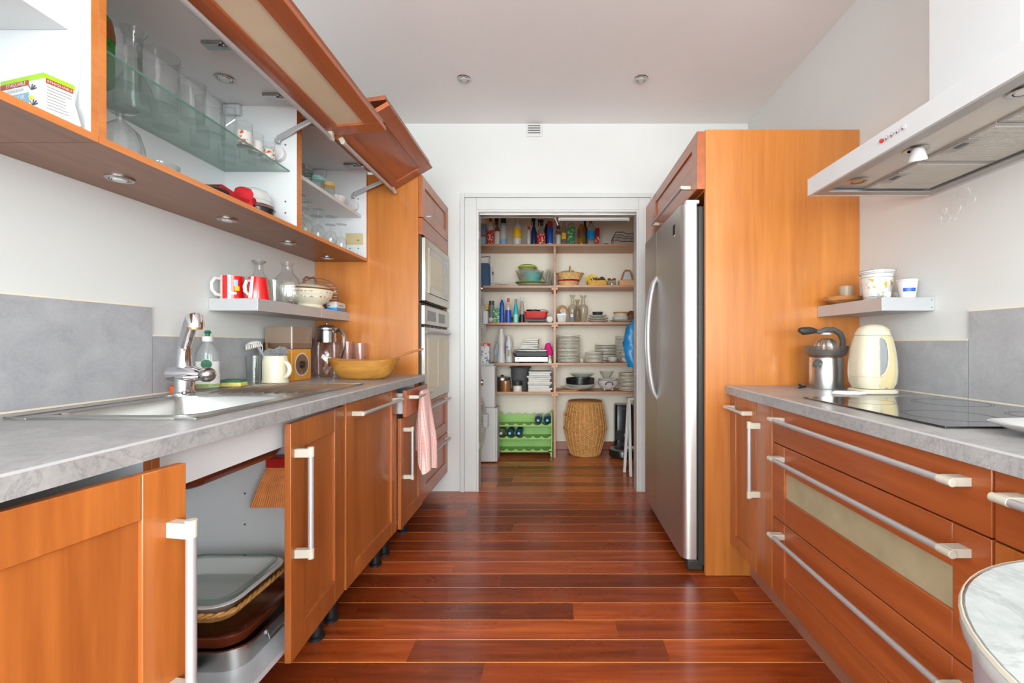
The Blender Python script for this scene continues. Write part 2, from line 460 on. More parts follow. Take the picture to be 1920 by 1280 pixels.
def vessel(name, label, cat, loc, parts, group=None, rz=0.0, n=24):
    """thing made of lathed parts: (part name, profile, material)"""
    t = thing(name, label, cat, loc, rz, group, local=True)
    for pn, prof, m in parts:
        MB().lathe(prof, n).build(pn, m, t)
    return t
def text(body, size, fn, mat, parent, name='lettering', spacing=1.0, align='LEFT'):
    """flat print: fn maps (u, v) of the text plane to a world point; slightly proud of its surface"""
    cu = bpy.data.curves.new(name, 'FONT'); cu.body = body; cu.size = size; cu.space_character = spacing; cu.align_x = align
    cu.resolution_u = 2
    o = bpy.data.objects.new('tmp', cu); COL.objects.link(o)
    dg = bpy.context.evaluated_depsgraph_get(); dg.update()
    me = bpy.data.meshes.new_from_object(o.evaluated_get(dg))
    mb = MB(); mb.v = [Vector(fn(v.co.x, v.co.y)) for v in me.vertices]; mb.f = [tuple(p.vertices) for p in me.polygons]
    bpy.data.objects.remove(o); bpy.data.curves.remove(cu); bpy.data.meshes.remove(me)
    return mb.build(name, mat, parent, smooth=0)
# ---- cabinet fronts.  fn(u, v, w): u along the front, v up, w outwards
def front(parent, fn, u0, u1, v0, v1, grain='cherry_vertical', frame=0.075, thick=0.02, name='door', inset=None, rail=None, slab=False):
    m = MB()
    if slab:
        m.mbox(fn, u0, u1, v0, v1, 0, thick)
        return m.build(name, grain, parent, 0.002)
    rl = rail or frame
    m.mbox(fn, u0, u0 + frame, v0, v1, 0, thick)
    m.mbox(fn, u1 - frame, u1, v0, v1, 0, thick)
    m.mbox(fn, u0 + frame + 0.0006, u1 - frame - 0.0006, v0, v0 + rl, 0, thick - 0.0006)
    m.mbox(fn, u0 + frame + 0.0006, u1 - frame - 0.0006, v1 - rl, v1, 0, thick - 0.0006)
    d = m.build(name, grain, parent, 0.0018)
    MB().mbox(fn, u0 + frame - 0.004, u1 - frame + 0.004, v0 + rl - 0.004, v1 - rl + 0.004, 0.003, thick - 0.009).build('panel', inset or grain, d)
    return d
def bar(parent, fn, u0, v0, u1, v1, out, r=0.0075, blk=0.022):
    """bar handle from (u0,v0) to (u1,v1), mounts just inside both ends"""
    MB().tube([fn(u0, v0, out), fn(u1, v1, out)], r, 12).build('handle', 'aluminium', parent)
    du, dv = u1 - u0, v1 - v0; L = math.hypot(du, dv); du, dv = du / L, dv / L
    for e, sgn in (((u0, v0), 1), ((u1, v1), -1)):
        a, b = e[0] + sgn * du * 0.004, e[1] + sgn * dv * 0.004
        c, d = a + sgn * du * blk, b + sgn * dv * blk
        hw = r * 1.15
        m = MB()
        m.mbox(fn, min(a, c) - hw * abs(dv), max(a, c) + hw * abs(dv), min(b, d) - hw * abs(du), max(b, d) + hw * abs(du), 0.0, out - r * 0.3)
        m.tube([fn(e[0] - sgn * du * 0.001, e[1] - sgn * dv * 0.001, out), fn(c, d, out)], r * 1.12, 12)
        m.build('handle_mount', 'handle_mount', parent, 0.001)
def LF(X):     # fronts of the left run look to +X
    return lambda u, v, w: Vector((X + w, u, v))
def RF(X):     # fronts of the right run look to -X
    return lambda u, v, w: Vector((X - w, u, v))
def hinged(hx, hy, ang, sgn=1):
    """door hinged on a vertical axis at (hx, hy); u runs away from the hinge, ang opens it; w outwards to +X"""
    ca, sa = math.cos(R(ang)), math.sin(R(ang))
    return lambda u, v, w: Vector((hx + sa * u + ca * w, hy + sgn * (ca * u - sa * w), v))
def woven(prof, rows, n, amp, c=(0, 0, 0), sx=1.0, sy=1.0, closed_bottom=True):
    """basket wall: strands alternate in and out round the stakes, row by row"""
    m = MB(); rings = []; L = [0.0]
    for a, b in zip(prof, prof[1:]): L.append(L[-1] + math.hypot(b[0] - a[0], b[1] - a[1]))
    def P(t):
        t *= L[-1]
        for i in range(len(prof) - 1):
            if t <= L[i + 1] + 1e-9:
                k = (t - L[i]) / max(1e-9, L[i + 1] - L[i])
                return prof[i][0] + (prof[i + 1][0] - prof[i][0]) * k, prof[i][1] + (prof[i + 1][1] - prof[i][1]) * k
        return prof[-1]
    N = n * 4
    for i in range(rows * 2 + 1):
        r, z = P(i / (rows * 2)); row = i // 2; bul = 1.0 if i % 2 else 0.25
        rg = []
        for k in range(N):
            a = 2 * PI * k / N
            rr = r + amp * bul * math.sin(n * a + PI * row)
            rg.append(Vector((c[0] + rr * sx * math.cos(a), c[1] + rr * sy * math.sin(a), c[2] + z)))
        rings.append(rg)
    return m.loft(rings, closed_bottom, False)
# ------------------------------------------------------------------ room shell
XL, XR, YB, ZC, YF = -1.46, 1.48, 3.47, 2.80, -4.3
PX0, PX1, PY1, PZ = -1.30, 0.84, 4.85, 2.62          # pantry
floor = struct(MB().box(XL - .1, XR + .1, -.7, PY1 + .1, -0.06, -0.0009).box(-2.7, 2.7, YF - .1, -.7, -0.06, -0.0009), 'floor', 'floor_seam', 'dark red hardwood plank floor with pale seams', 'floor')
W = 0.1234; Y0 = 3.454
def plank_piece(x0, x1, y0, y1, m):
    MB().box(x0 + .0002, x1 - .0002, y0 + .0026, y1 - .0026, -0.012, 0.0).build('plank', m, floor, smooth=0)
joints = {0: [1000], 1: [1042], 2: [840, 1004, 1087], 3: [875], 4: [1190], 5: [962], 6: [700], 7: [1280], 8: [804, 1330], 9: [850, 1190],
          10: [937, 1300], 11: [1002, 1379], 12: [667, 1075], 13: [717, 1156], 14: [771, 1250], 15: [904], 16: [620, 1200], 17: [990]}
for k in range(18):
    y1 = Y0 - k * W; y0 = y1 - W
    xs = [XL] + [wx(j, (y0 + y1) / 2) for j in joints[k]] + [XR]
    for a, b in zip(xs, xs[1:]): plank_piece(a, b, y0, y1, 'floor_plank')
pj = [[1060], [930], [1118, 960], [1040], [975], [1100], [930], [1080], [1000], [1150], [960], [1050]]
k = 0
while Y0 + k * W < PY1 - 0.01:
    y0 = Y0 + k * W; y1 = min(y0 + W, PY1)
    xs = [PX0] + sorted(wx(j, y0) for j in pj[k % 12]) + [PX1]
    for a, b in zip(xs, xs[1:]): plank_piece(a, b, y0, y1, 'pantry_plank')
    k += 1
m = MB(); y1 = Y0 - 18 * W
while y1 > YF:
    m.box(*((XL, XR) if y1 > -.6 else (-2.6, 2.6)), max(YF, y1 - W) + .0013, y1 - .0013, -0.012, 0.0); y1 -= W
m.build('more_planks', 'floor_plank', floor, smooth=0, kind='stuff')
struct(MB().box(-2.7, 2.7, YF - .1, YB + .1, ZC, ZC + .08), 'ceiling', 'ceiling_paint', 'pale grey painted kitchen ceiling', 'ceiling')
struct(MB().box(XL - .1, XL, -.6, YB + .1, 0, ZC), 'wall_left', 'wall_paint', 'white wall behind the sink run and open wall cabinets', 'wall')
wall_r = struct(MB().box(XR, XR + .1, -.6, YB + .1, 0, ZC), 'wall_right', 'wall_paint', 'white wall behind the hob and extractor hood', 'wall')
# flaking paint under the hood
random.seed(9)
for k in range(9):
    yy, zz = 1.60 + .16 * random.random(), 1.58 + .09 * random.random(); q = .012 + .016 * random.random()
    pts = [(yy + q * random.uniform(.6, 1.1) * math.cos(2 * PI * j / 7), zz + q * .7 * random.uniform(.6, 1.1) * math.sin(2 * PI * j / 7)) for j in range(7)]
    m = MB().loft([[Vector((XR - .0002, p[0], p[1])) for p in pts], [Vector((XR - .0006 - .0012 * (p[1] > zz), p[0], p[1])) for p in pts]])
    m.build('paint_flake', 'wall_paint', wall_r, smooth=0)
DX0, DX1, DZ = -0.585, 0.645, 2.140
m = MB().box(XL, DX0, YB, YB + .1, 0, ZC).box(DX1, XR, YB, YB + .1, 0, ZC).box(DX0, DX1, YB, YB + .1, DZ, ZC)
struct(m, 'wall_back', 'wall_paint', 'white end wall with the pantry doorway cut through it', 'wall')
# unseen room behind the viewer, made wide with added side windows to spread light
BX, BYE = 2.6, -0.7
m = MB().box(-BX - .1, -BX, YF, -3.8, 0, ZC).box(-BX - .1, -BX, -1.2, BYE, 0, ZC).box(-BX - .1, -BX, -3.8, -1.2, 0, .3).box(-BX - .1, -BX, -3.8, -1.2, 2.6, ZC)
struct(m, 'wall_room_left', 'wall_paint', 'white wall with an added window left of the viewer', 'wall')
m = MB().box(BX, BX + .1, YF, -3.8, 0, ZC).box(BX, BX + .1, -1.2, BYE, 0, ZC).box(BX, BX + .1, -3.8, -1.2, 0, .3).box(BX, BX + .1, -3.8, -1.2, 2.6, ZC)
struct(m, 'wall_room_right', 'wall_paint', 'white wall with an added window right of the viewer', 'wall')
m = MB().box(-BX, XL, BYE, BYE + .1, 0, ZC).box(XR, BX, BYE, BYE + .1, 0, ZC)
struct(m, 'wall_room_return', 'wall_paint', 'short white wall returns where the kitchen opens up', 'wall')
m = MB().box(-BX, -2.3, YF - .1, YF, 0, ZC).box(2.3, BX, YF - .1, YF, 0, ZC).box(-2.3, 2.3, YF - .1, YF, 0, .25).box(-2.3, 2.3, YF - .1, YF, 2.65, ZC)
struct(m, 'wall_front', 'wall_paint', 'white wall around the large window behind the viewer', 'wall')
def window(n, fn, u0, u1, z0, z1, label):
    m = MB()
    for a, b, c, d in ((u0, u0 + .06, z0, z1), (u1 - .06, u1, z0, z1), (u0 + .06, u1 - .06, z0, z0 + .06), (u0 + .06, u1 - .06, z1 - .06, z1), ((u0 + u1) / 2 - .03, (u0 + u1) / 2 + .03, z0 + .06, z1 - .06)): m.mbox(fn, a, b, c, d, 0, .05)
    o = struct(m, 'window_%d' % n, 'gloss_white_paint', label, 'window')
    for a, b in ((u0 + .06, (u0 + u1) / 2 - .03), ((u0 + u1) / 2 + .03, u1 - .06)): MB().mbox(fn, a, b, z0 + .06, z1 - .06, .022, .028).build('pane', 'window_glass', o)
window(1, lambda u, v, w: Vector((u, YF - .07 + w, v)), -2.3, 2.3, .25, 2.65, 'large white framed window behind the viewer')
window(2, lambda u, v, w: Vector((-BX - .07 + w, u, v)), -3.8, -1.2, .3, 2.6, 'white framed window added for fill light left of the viewer')  # side windows are added to go with the fill lights
window(3, lambda u, v, w: Vector((BX + .07 - w, u, v)), -3.8, -1.2, .3, 2.6, 'white framed window added for fill light right of the viewer')
# pantry shell
struct(MB().box(PX0 - .1, PX1 + .1, PY1, PY1 + .1, 0, PZ), 'wall_pantry', 'pantry_paint', 'cream back wall of the pantry behind its shelves', 'wall')
struct(MB().box(PX0 - .1, PX0, YB + .1, PY1, 0, PZ), 'wall_pantry_left', 'pantry_paint', 'pantry side wall behind the stacked machines', 'wall')
struct(MB().box(PX1, PX1 + .1, YB + .1, PY1, 0, PZ), 'wall_pantry_right', 'pantry_paint', 'pantry side wall beside the folded stepladder', 'wall')
struct(MB().box(PX0 - .1, PX1 + .1, YB + .1, PY1 + .1, PZ, PZ + .08), 'ceiling_pantry', 'ceiling_paint', 'pantry ceiling above the top shelf', 'ceiling')
struct(MB().box(-.02, PX1, PY1 - .014, PY1, 0, .085), 'baseboard_back', 'dark_cherry', 'brown baseboard along the pantry back wall', 'baseboard', .003)
# door casing, jamb lining, sliding track
def casing(m, d0, d1, y0, y1):
    m.box(DX0 - d1, DX0 - d0, y0, y1, 0, DZ + d1); m.box(DX1 + d0, DX1 + d1, y0, y1, 0, DZ + d1); m.box(DX0 - d0, DX1 + d0, y0, y1, DZ + d0, DZ + d1)
    return m
m = casing(MB(), 0.0, 0.09, YB - .018, YB); casing(m, 0.09, 0.122, YB - .03, YB)
t = struct(m, 'trim_1', 'gloss_white_paint', 'white stepped wooden casing around the pantry doorway', 'trim', .003)
MB().box(DX0, DX0 + .016, YB - .018, YB + .1, 0, DZ).box(DX1 - .016, DX1, YB - .018, YB + .1, 0, DZ).box(DX0 + .016, DX1 - .016, YB - .018, YB + .1, DZ - .016, DZ).build('jamb_lining', 'gloss_white_paint', t, .002)
MB().box(DX0 + .016, DX1 - .016, YB + .02, YB + .06, DZ - .03, DZ - .016).build('door_track', 'dull_chrome', t)
for z in (1.95, .35): MB().box(DX0 + .0155, DX0 + .019, YB - .005, YB + .02, z - .03, z + .03).build('strike_plate', 'dull_chrome', t)
# lamp strips under the lintel
def strip_lamp(x0, x1, z, tilt, label):
    t = thing('strip_light', label, 'light', ((x0 + x1) / 2, YB + .13, z), group='strip lights over the pantry shelves')
    n = 8
    MB().prism([(YB + .11, z + .022), (YB + .15, z + .022), (YB + .15, z - .004), (YB + .13, z - .012), (YB + .11, z - .004)], 'x', x0, x1).xf(Matrix.Translation((0, 0, 0))).build('housing', 'white_plastic', t, .003)
    for xe in (x0 - .012, x1): MB().box(xe, xe + .012, YB + .108, YB + .152, z - .014, z + .024).build('end_cap', 'gloss_white_paint', t, .003)
    return t
strip_lamp(-.565, .01, 2.128, 0, 'white strip light over the left half of the pantry')
t = strip_lamp(.05, .585, 2.106, 0, 'lower white strip light over the right half of the pantry')
MB().tube([(.0, YB + .107, 2.12), (.02, YB + .102, 2.09), (.035, YB + .102, 2.05)], .002, 6).build('pull_cord', 'cord_white', t)
# ceiling spots and wall vent
def ceiling_spot(x, y, z, label, r=.042, up=1, group=None, tilt=0.0):
    t = thing('recessed_spotlight', label, 'spotlight', (x, y, z), group=group)
    MB().lathe([(r * .72, 0.0), (r, 0.0), (r, -.003), (r * .92, -.006), (r * .74, -.006), (r * .70, -.001)], 28, (x, y, z)).build('bezel', 'dull_chrome', t)
    MB().lathe([(0.0, -.002), (r * .71, -.002), (r * .60, -.007), (r * .56, -.007)], 24, (x, y, z)).build('reflector', 'chrome', t)
    MB().lathe([(0, -.003), (r * .52, -.004), (r * .46, -.009), (0, -.010)], 20, (x, y, z)).build('lens', 'white_plastic', t)
    return t
for (x, lb) in ((at(870, 147, 2.88).x, 'left of two small chrome spotlights in the ceiling'), (at(1201, 153, 2.9).x, 'right of two small chrome spotlights in the ceiling')):
    ceiling_spot(x, 2.88, ZC, lb, .045, group='ceiling spotlights')
vx0, vx1 = wx(987, YB), wx(1017, YB)
t = thing('air_vent', 'small white slotted air vent high on the end wall', 'vent', ((vx0 + vx1) / 2, YB, 2.70))
MB().box(vx0, vx1, YB - .008, YB, 2.70, 2.797).build('plate', 'white_plastic', t, .002)
for i in range(4):
    z = 2.785 - i * .018
    MB().box(vx0 + .012, vx1 - .016, YB - .0092, YB - .006, z - .009, z).build('slot', 'dark_grey', t)
    MB().box(vx0 + .010, vx1 - .014, YB - .0125, YB - .008, z - .012, z - .009).build('louvre', 'white_plastic', t)
# ================================================================== LEFT RUN
ZT, TH = 0.935, 0.04          # worktop top, thickness
XE = -0.785                   # worktop front edge
XC, XD = -0.845, -0.825       # carcass front, closed door front plane base (doors add 0.02)
TY = 2.78                     # near face of the oven tower
BX0, BX1, BY0, BY1 = -1.30, -.915, 1.15, 1.60          # sink bowl cut-out
m = MB()
m.box(XL + .001, BX0, -.3, TY, ZT - TH, ZT).box(BX1, XE, -.3, TY, ZT - TH, ZT).box(BX0, BX1, -.3, BY0, ZT - TH, ZT).box(BX0, BX1, BY1, TY, ZT - TH, ZT)
wt = thing('worktop', 'long grey laminate worktop with the inset steel sink', 'worktop', (-1.12, 1.24, ZT - TH))
m.build('slab', 'worktop_laminate', wt)
MB().box(XE - .001, XE + .0006, -.3, TY, ZT - .0045, ZT + .0003).build('edge_strip', 'light_grey', wt)
# splashback boards
def splash(name, label, X, s, y0, y1, z1):
    t = thing(name, label, 'splashback', (X, (y0 + y1) / 2, ZT), group='grey splashback boards')
    MB().box(X + s * .001, X + s * .010, y0, y1, ZT + .001 if s > 0 else .924, z1).build('board', 'tile_grey', t)
    MB().box(X + s * .0005, X + s * .011, y0, y1, z1, z1 + .005).build('top_seal', 'grout', t)
    MB().box(X + s * .010, X + s * .0135, y0, y1, (ZT if s > 0 else .922) + .0008, (ZT if s > 0 else .922) + .006).build('bottom_seal', 'grout', t)
    return t
splash('splashback_board', 'tall grey splashback board behind the sink bowl', XL, 1, -.3, 1.644, 1.252)
splash('splashback_board', 'low grey splashback board behind the tap and drainer', XL, 1, 1.649, TY - .001, 1.149)
# base units
def carcass(name, label, y0, y1, cat='cabinet', z0=.150, open_front=False, group='left base cabinets', shelf=False):
    t = thing(name, label, cat, ((XL + XC) / 2, (y0 + y1) / 2, 0), group=group)
    m = MB(); a = .018
    m.box(XL + .015, XC, y0, y0 + a, z0, ZT - TH - .001).box(XL + .015, XC, y1 - a, y1, z0, ZT - TH - .001)
    m.box(XL + .015, XL + .020, y0 + a, y1 - a, z0 + a, ZT - TH - .001)
    m.build('body', 'lifted_white_melamine', t)
    MB().box(XL + .020, XC, y0 + a, y1 - a, z0, z0 + a).build('bottom_board', 'shelf_mat' if open_front else 'white_melamine', t)
    for yy in (y0, y1 - a): MB().box(XC, XC + .0012, yy, yy + a, z0, ZT - TH - .002).build('edge_band', 'cherry_vertical', t)
    for yy in (y0 + .05, y1 - .05):
        for xx in (XC - .06, XL + .1):
            MB().lathe([(0, 0), (.030, 0), (.030, .010), (.022, .014), (.022, .05), (.027, .055), (.027, .075), (.018, .08), (.018, .150), (0, .150)], 14, (xx, yy, 0)).build('foot', 'rubber_black', t)
    return t
c1 = carcass('base_cabinet', 'base cabinet with the nearest orange wooden door swung ajar', .40, .955)
d = front(c1, hinged(-.855, .425, 9.5), 0.0, .515, .150, .878, frame=.085)
bar(d, hinged(-.855, .425, 9.5), .485, .42, .485, .775, .045 + .02, .0095, .030)
c2 = carcass('sink_cabinet', 'open sink cabinet showing baking dishes on its silver shelf', .957, 1.787, open_front=True)
MB().box(XC - .018, XC, .976, 1.768, .800, ZT - TH - .001).build('front_rail', 'white_melamine', c2)
m = MB()
for zz in (.30, .42, .54, .66): m.cyl((-1.2, 1.7695, zz), (-1.2, 1.7685, zz), .004, 8)
m.build('shelf_pin_holes', 'dark_grey', c2)
MB().box(XL + .0205, XL + .0225, .976, 1.34, .20, .86).build('access_panel', 'white_melamine', c2)
MB().box(XL + .0205, XL + .0235, 1.34, 1.346, .20, .86).box(XL + .0205, XL + .0235, .976, 1.34, .194, .20).build('panel_gap', 'beige_plastic', c2)
d = front(c2, hinged(-.842, 1.785, 3.5, -1), 0.0, .405, .150, .878, frame=.085)
bar(d, hinged(-.842, 1.785, 3.5, -1), .375, .455, .375, .80, .045 + .02, .0085, .026)
# sink trap hose
single(MB().tube([(-1.2, 1.05, .80), (-1.16, 1.05, .66), (-1.14, 1.05, .50), (-1.17, 1.05, .36), (-1.2, 1.05, .30)], .018, 12), 'waste_hose', 'dark_grey', 'grey ribbed waste hose hanging inside the open sink cabinet', 'hose')
# dishwasher
t = thing('dishwasher', 'built in dishwasher behind a wooden front with bar handle', 'dishwasher', (-1.1, 2.09, 0))
MB().box(XL + .02, XC, 1.791, 2.375, .15, ZT - TH - .002).build('body', 'mid_grey', t)
d = front(t, LF(XD - .012), 1.793, 2.373, .150, .885, frame=.075)
bar(d, LF(XD - .012), 1.84, .838, 2.33, .838, .045 + .02, .008, .02)
for yy in (1.85, 2.31): MB().lathe([(0, 0), (.030, 0), (.030, .010), (.022, .014), (.022, .05), (.027, .055), (.027, .075), (.018, .08), (.018, .150), (0, .150)], 14, (XC - .06, yy, 0)).build('foot', 'rubber_black', t)
# narrow unit: drawer pulled out over a door
c4 = carcass('drawer_cabinet', 'narrow base cabinet with its top drawer pulled out', 2.378, 2.778)
fx = -.790
d = front(c4, LF(fx), 2.382, 2.775, .738, .878, 'cherry_horizontal', name='drawer', slab=True)
bar(d, LF(fx), 2.42, .838, 2.74, .838, .045 + .02, .0075, .02)
MB().box(-1.2, fx, 2.402, 2.408, .752, .86).box(-1.2, fx, 2.75, 2.756, .752, .86).box(-1.2, fx, 2.408, 2.75, .752, .758).build('drawer_box', 'light_grey', d)
d = front(c4, LF(XD + .008), 2.380, 2.765, .150, .730, frame=.075)
bar(d, LF(XD + .008), 2.425, .40, 2.425, .68, .045 + .02, .0075, .02)
# gingham towel over the drawer handle
def towel():
    m = MB(); rings = []; n = 40
    for i in range(15):
        u = i / 14                                            # 0 at the handle, 1 at the hem
        ring = []
        for k in range(n):
            a = 2 * PI * k / n
            hem = .44 - .10 * max(0, -math.cos(a)) + .012 * math.sin(3 * a)     # the back tail is shorter
            fold = 1 + (.05 + .16 * min(1, u * 2)) * math.sin(6 * a + 1.2) + .07 * math.sin(11 * a + 3 * u)
            rx = .020 + .030 * min(1, u * 1.6); ry = .080 + .012 * u
            ring.append(Vector((-.736 + .012 * u + rx * fold * math.cos(a), 2.60 + ry * math.sin(a) * (1 + .05 * math.sin(4 * a)), .852 - hem * u)))
        rings.append(ring)
    rings.insert(0, [Vector((-.736 + (p.x + .736) * .45, 2.60 + (p.y - 2.60) * .93, .860)) for p in rings[0]])
    return single(m.loft(rings, True, False), 'tea_towel', 'gingham', 'pink gingham tea towel hanging from the open drawer handle', 'towel', smooth=80)
towel()
# ------------------------------------------------------------------ oven tower
t = thing('oven_tower', 'tall cherry wood cabinet housing microwave and oven', 'cabinet', (-1.12, 3.12, 0))
XT = -.815
MB().box(XL + .001, XT - .012, TY, TY + .019, .15, 2.155).build('side_panel', 'cherry_panel', t, .0015)
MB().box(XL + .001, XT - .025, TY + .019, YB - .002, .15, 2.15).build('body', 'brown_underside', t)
f = LF(XT - .012); y0, y1 = TY + .004, YB - .004
d = front(t, f, y0, y1, 1.898, 2.155, 'cherry_vertical', frame=.062, thick=.024)
m = MB().tube([f(y0 + .09, 1.925, .022), f(y0 + .09, 1.925, .055)], .006, 10); m.build('knob', 'aluminium', d)
front(t, f, y0, y1, 1.792, 1.893, 'cherry_horizontal', name='filler_board', slab=True, thick=.024)
MB().mbox(f, y0 + .02, y1, .15, .158, 0, .02).build('base_board', 'cherry_horizontal', t)
for (z0, z1) in ((.458, .752), (.158, .452)):
    d = front(t, f, y0 + .02, y1, z0, z1, 'cherry_horizontal', frame=.075, name='drawer')
    bar(d, f, y0 + .08, z1 - .035, y1 - .06, z1 - .035, .055, .0065, .018)
MB().mbox(f, y0, y0 + .018, .158, .752, 0, .02).build('filler_strip', 'cherry_vertical', t)
oy0, oy1 = y0 + .012, y1 - .022
o = thing('microwave', 'built in steel microwave above the oven', 'microwave', (-1.0, 3.1, 1.385))
MB().mbox(f, oy0, oy1, 1.385, 1.788, .002, .012).build('gap_frame', 'dark_gasket', o)
MB().mbox(f, oy0 + .012, oy1, 1.390, 1.78, .012, .036).build('front_panel', 'oven_steel', o, .002)
MB().mbox(f, oy0 + .075, oy1 - .035, 1.44, 1.735, .036, .0375).build('door_seal', 'dark_gasket', o)
MB().mbox(f, oy0 + .079, oy1 - .20, 1.444, 1.731, .036, .040).build('window', 'oven_steel', o)
MB().mbox(f, oy0 + .115, oy1 - .235, 1.49, 1.685, .040, .0412).build('glass', 'cream_insert', o)
MB().mbox(f, oy1 - .196, oy1 - .039, 1.444, 1.731, .036, .040).build('control_panel', 'oven_steel', o)
for i in range(2): MB().mbox(f, oy1 - .165, oy1 - .07, 1.46 + .16 * i, 1.50 + .20 * i, .040, .0412).build('button_pad', 'light_grey', o)
o = thing('oven', 'built in steel oven with bowed handle below the microwave', 'oven', (-1.0, 3.1, .757))
MB().mbox(f, oy0, oy1, .757, 1.372, .002, .012).build('gap_frame', 'dark_gasket', o)
MB().mbox(f, oy0 + .008, oy1 - .004, 1.243, 1.36, .012, .034).build('control_panel', 'oven_steel', o, .002)
for a, b in ((.06, .27), (.34, .52)): MB().mbox(f, oy0 + a, oy0 + b, 1.268, 1.332, .034, .0352).build('display', 'mid_grey', o)
MB().mbox(f, oy0 + .008, oy1 - .004, .760, 1.226, .012, .034).build('door', 'oven_steel', o, .002)
MB().mbox(f, oy0 + .07, oy0 + .31, .83, 1.16, .034, .036).build('window', 'cream_insert', o)
MB().mbox(f, oy0 + .33, oy1 - .07, .83, 1.16, .034, .036).build('window', 'cream_insert', o)
pts = [f(oy0 + .03 + (oy1 - oy0 - .05) * k / 16, 1.196, .036 + .052 * math.sin(PI * k / 16) ** .6) for k in range(17)]
MB().tube(pts, .009, 10).build('handle', 'aluminium', o)
for i in range(5): MB().mbox(f, oy0 + .06 + i * .1, oy0 + .12 + i * .1, 1.228, 1.241, .012, .018).build('vent_slot', 'dark_grey', o)
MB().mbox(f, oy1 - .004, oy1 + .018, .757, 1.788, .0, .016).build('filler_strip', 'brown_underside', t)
# ------------------------------------------------------------------ wall cabinets
XW, ZB, ZH = -1.135, 1.622, 2.19
def wall_cabinet(name, label, y0, y1):
    t = thing(name, label, 'cabinet', ((XL + XW) / 2, (y0 + y1) / 2, ZB), group='open wall cabinets')
    a = .018
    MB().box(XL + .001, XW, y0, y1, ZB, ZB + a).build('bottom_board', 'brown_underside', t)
    MB().box(XL + .008, XW - .002, y0 + a, y1 - a, ZB + a, ZB + a + .0012).build('inner_lining', 'white_melamine', t)
    MB().box(XW, XW + .0012, y0, y1, ZB, ZB + a).box(XW, XW + .0012, y0, y0 + a, ZB + a, ZH).box(XW, XW + .0012, y1 - a, y1, ZB + a, ZH).box(XW, XW + .0012, y0 + a, y1 - a, ZH - a, ZH).build('edge_band', 'cherry_edge', t)
    MB().box(XL + .001, XL + .007, y0 + a, y1 - a, ZB + a, ZH - a).build('back_board', 'white_melamine', t)
    MB().box(XL + .001, XW, y0, y0 + a, ZB + a, ZH - a).build('side_board', 'white_melamine', t)
    MB().box(XL + .001, XW, y1 - a, y1, ZB + a, ZH - a).build('side_board', 'white_melamine', t)
    MB().box(XL + .001, XW, y0, y1, ZH - a, ZH).build('top_board', 'white_melamine', t)
    m = MB()
    for xx in (XW - .05, XW - .10):
        for zz in (1.70, 1.75, 2.0) if xx > XW - .07 else (1.70, 1.92): m.cyl((xx, y1 - a, zz), (xx, y1 - a - .0012, zz), .004, 8)
    m.build('pin_holes', 'dark_grey', t)
    return t
wcA = wall_cabinet('wall_cabinet', 'nearest open wall cabinet holding the tea box', .40, 1.134)
wcB = wall_cabinet('wall_cabinet', 'middle open wall cabinet with the glass shelf of glassware', 1.136, 2.029)
wcC = wall_cabinet('wall_cabinet', 'far open wall cabinet with wine glasses against the oven tower', 2.031, TY - .002)
# bracket boxes in the top back corners
for y1, t in ((2.029, wcB), (TY - .002, wcC)):
    MB().box(XL + .012, XL + .085, y1 - .018 - .022, y1 - .0185, 2.125, 2.17).build('hanging_bracket', 'light_grey', t, .003)
    MB().box(XW - .125, XW - .02, y1 - .0192, y1 - .0183, ZB + .10, ZB + .17).build('data_sticker', 'beige_plastic', t) if t is wcC else None
# folding lift doors
def lift_door(t, y0, y1, P, Q, hinge, ins, label):
    """lower leaf from P (handle side) to Q (outer joint) in (x, z); upper leaf from the hinge to Q"""
    P, Q, Hn = Vector(P), Vector(Q), Vector(hinge)
    def leaf(a, b, flip):
        d = (b - a); L = d.length; d.normalize(); nrm = Vector((d.y, -d.x)) * flip       # downwards face
        return L, (lambda u, v, w: Vector((a.x + d.x * v + nrm.x * w, u, a.y + d.y * v + nrm.y * w)))
    L, fn = leaf(P, Q, 1)
    d1 = front(t, fn, y0, y1, 0, L, 'cherry_horizontal', frame=.075, rail=.068, inset=ins, name='lower_leaf')
    bar(d1, fn, y0 + .02, .020, y1 - .02, .020, .045, .0095, .02)
    up = Vector((Q.x - .01, Q.y + .028))
    L, fn = leaf(Hn, up, 1)
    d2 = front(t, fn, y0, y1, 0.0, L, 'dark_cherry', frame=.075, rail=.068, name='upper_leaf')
    for yy in (y0 + .10, y1 - .12) if y1 - y0 < .8 else (y0 + .15, (y0 + y1) / 2, y1 - .12):
        m = MB(); m.box(XW - .085, XW - .012, yy - .018, yy + .018, ZH - .018 - .014, ZH - .0185)
        m.box(XW - .03, XW + .03, yy - .010, yy + .010, ZH - .018 - .020, ZH - .018 - .008)
        m.build('hinge', 'dull_chrome', t, .002)
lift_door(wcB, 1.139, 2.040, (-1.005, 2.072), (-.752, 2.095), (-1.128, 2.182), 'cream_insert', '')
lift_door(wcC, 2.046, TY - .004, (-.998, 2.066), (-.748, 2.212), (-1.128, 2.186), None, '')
def lift_arm(t, y, pivot, knee, tip):
    MB().cyl((pivot[0], y, pivot[1]), (pivot[0], y - .028, pivot[1]), .032, 24).build('arm_cover', 'white_plastic', t, .003)
    m = MB()
    pts = [pivot, (pivot[0] + .0, pivot[1] + .045), knee, tip]
    for a, b in zip(pts[1:], pts[2:]):
        a, b = Vector(a), Vector(b); d = (b - a).normalized(); n = Vector((-d.y, d.x)) * .011
        m.prism([tuple(a + n), tuple(b + n), tuple(b - n), tuple(a - n)], 'y', y - .024, y - .014)
    m.build('lift_arm', 'aluminium', t, .002)
lift_arm(wcB, 2.029 - .018, (XW - .075, 1.955), (XW - .072, 2.02), (XW + .105, 2.115))
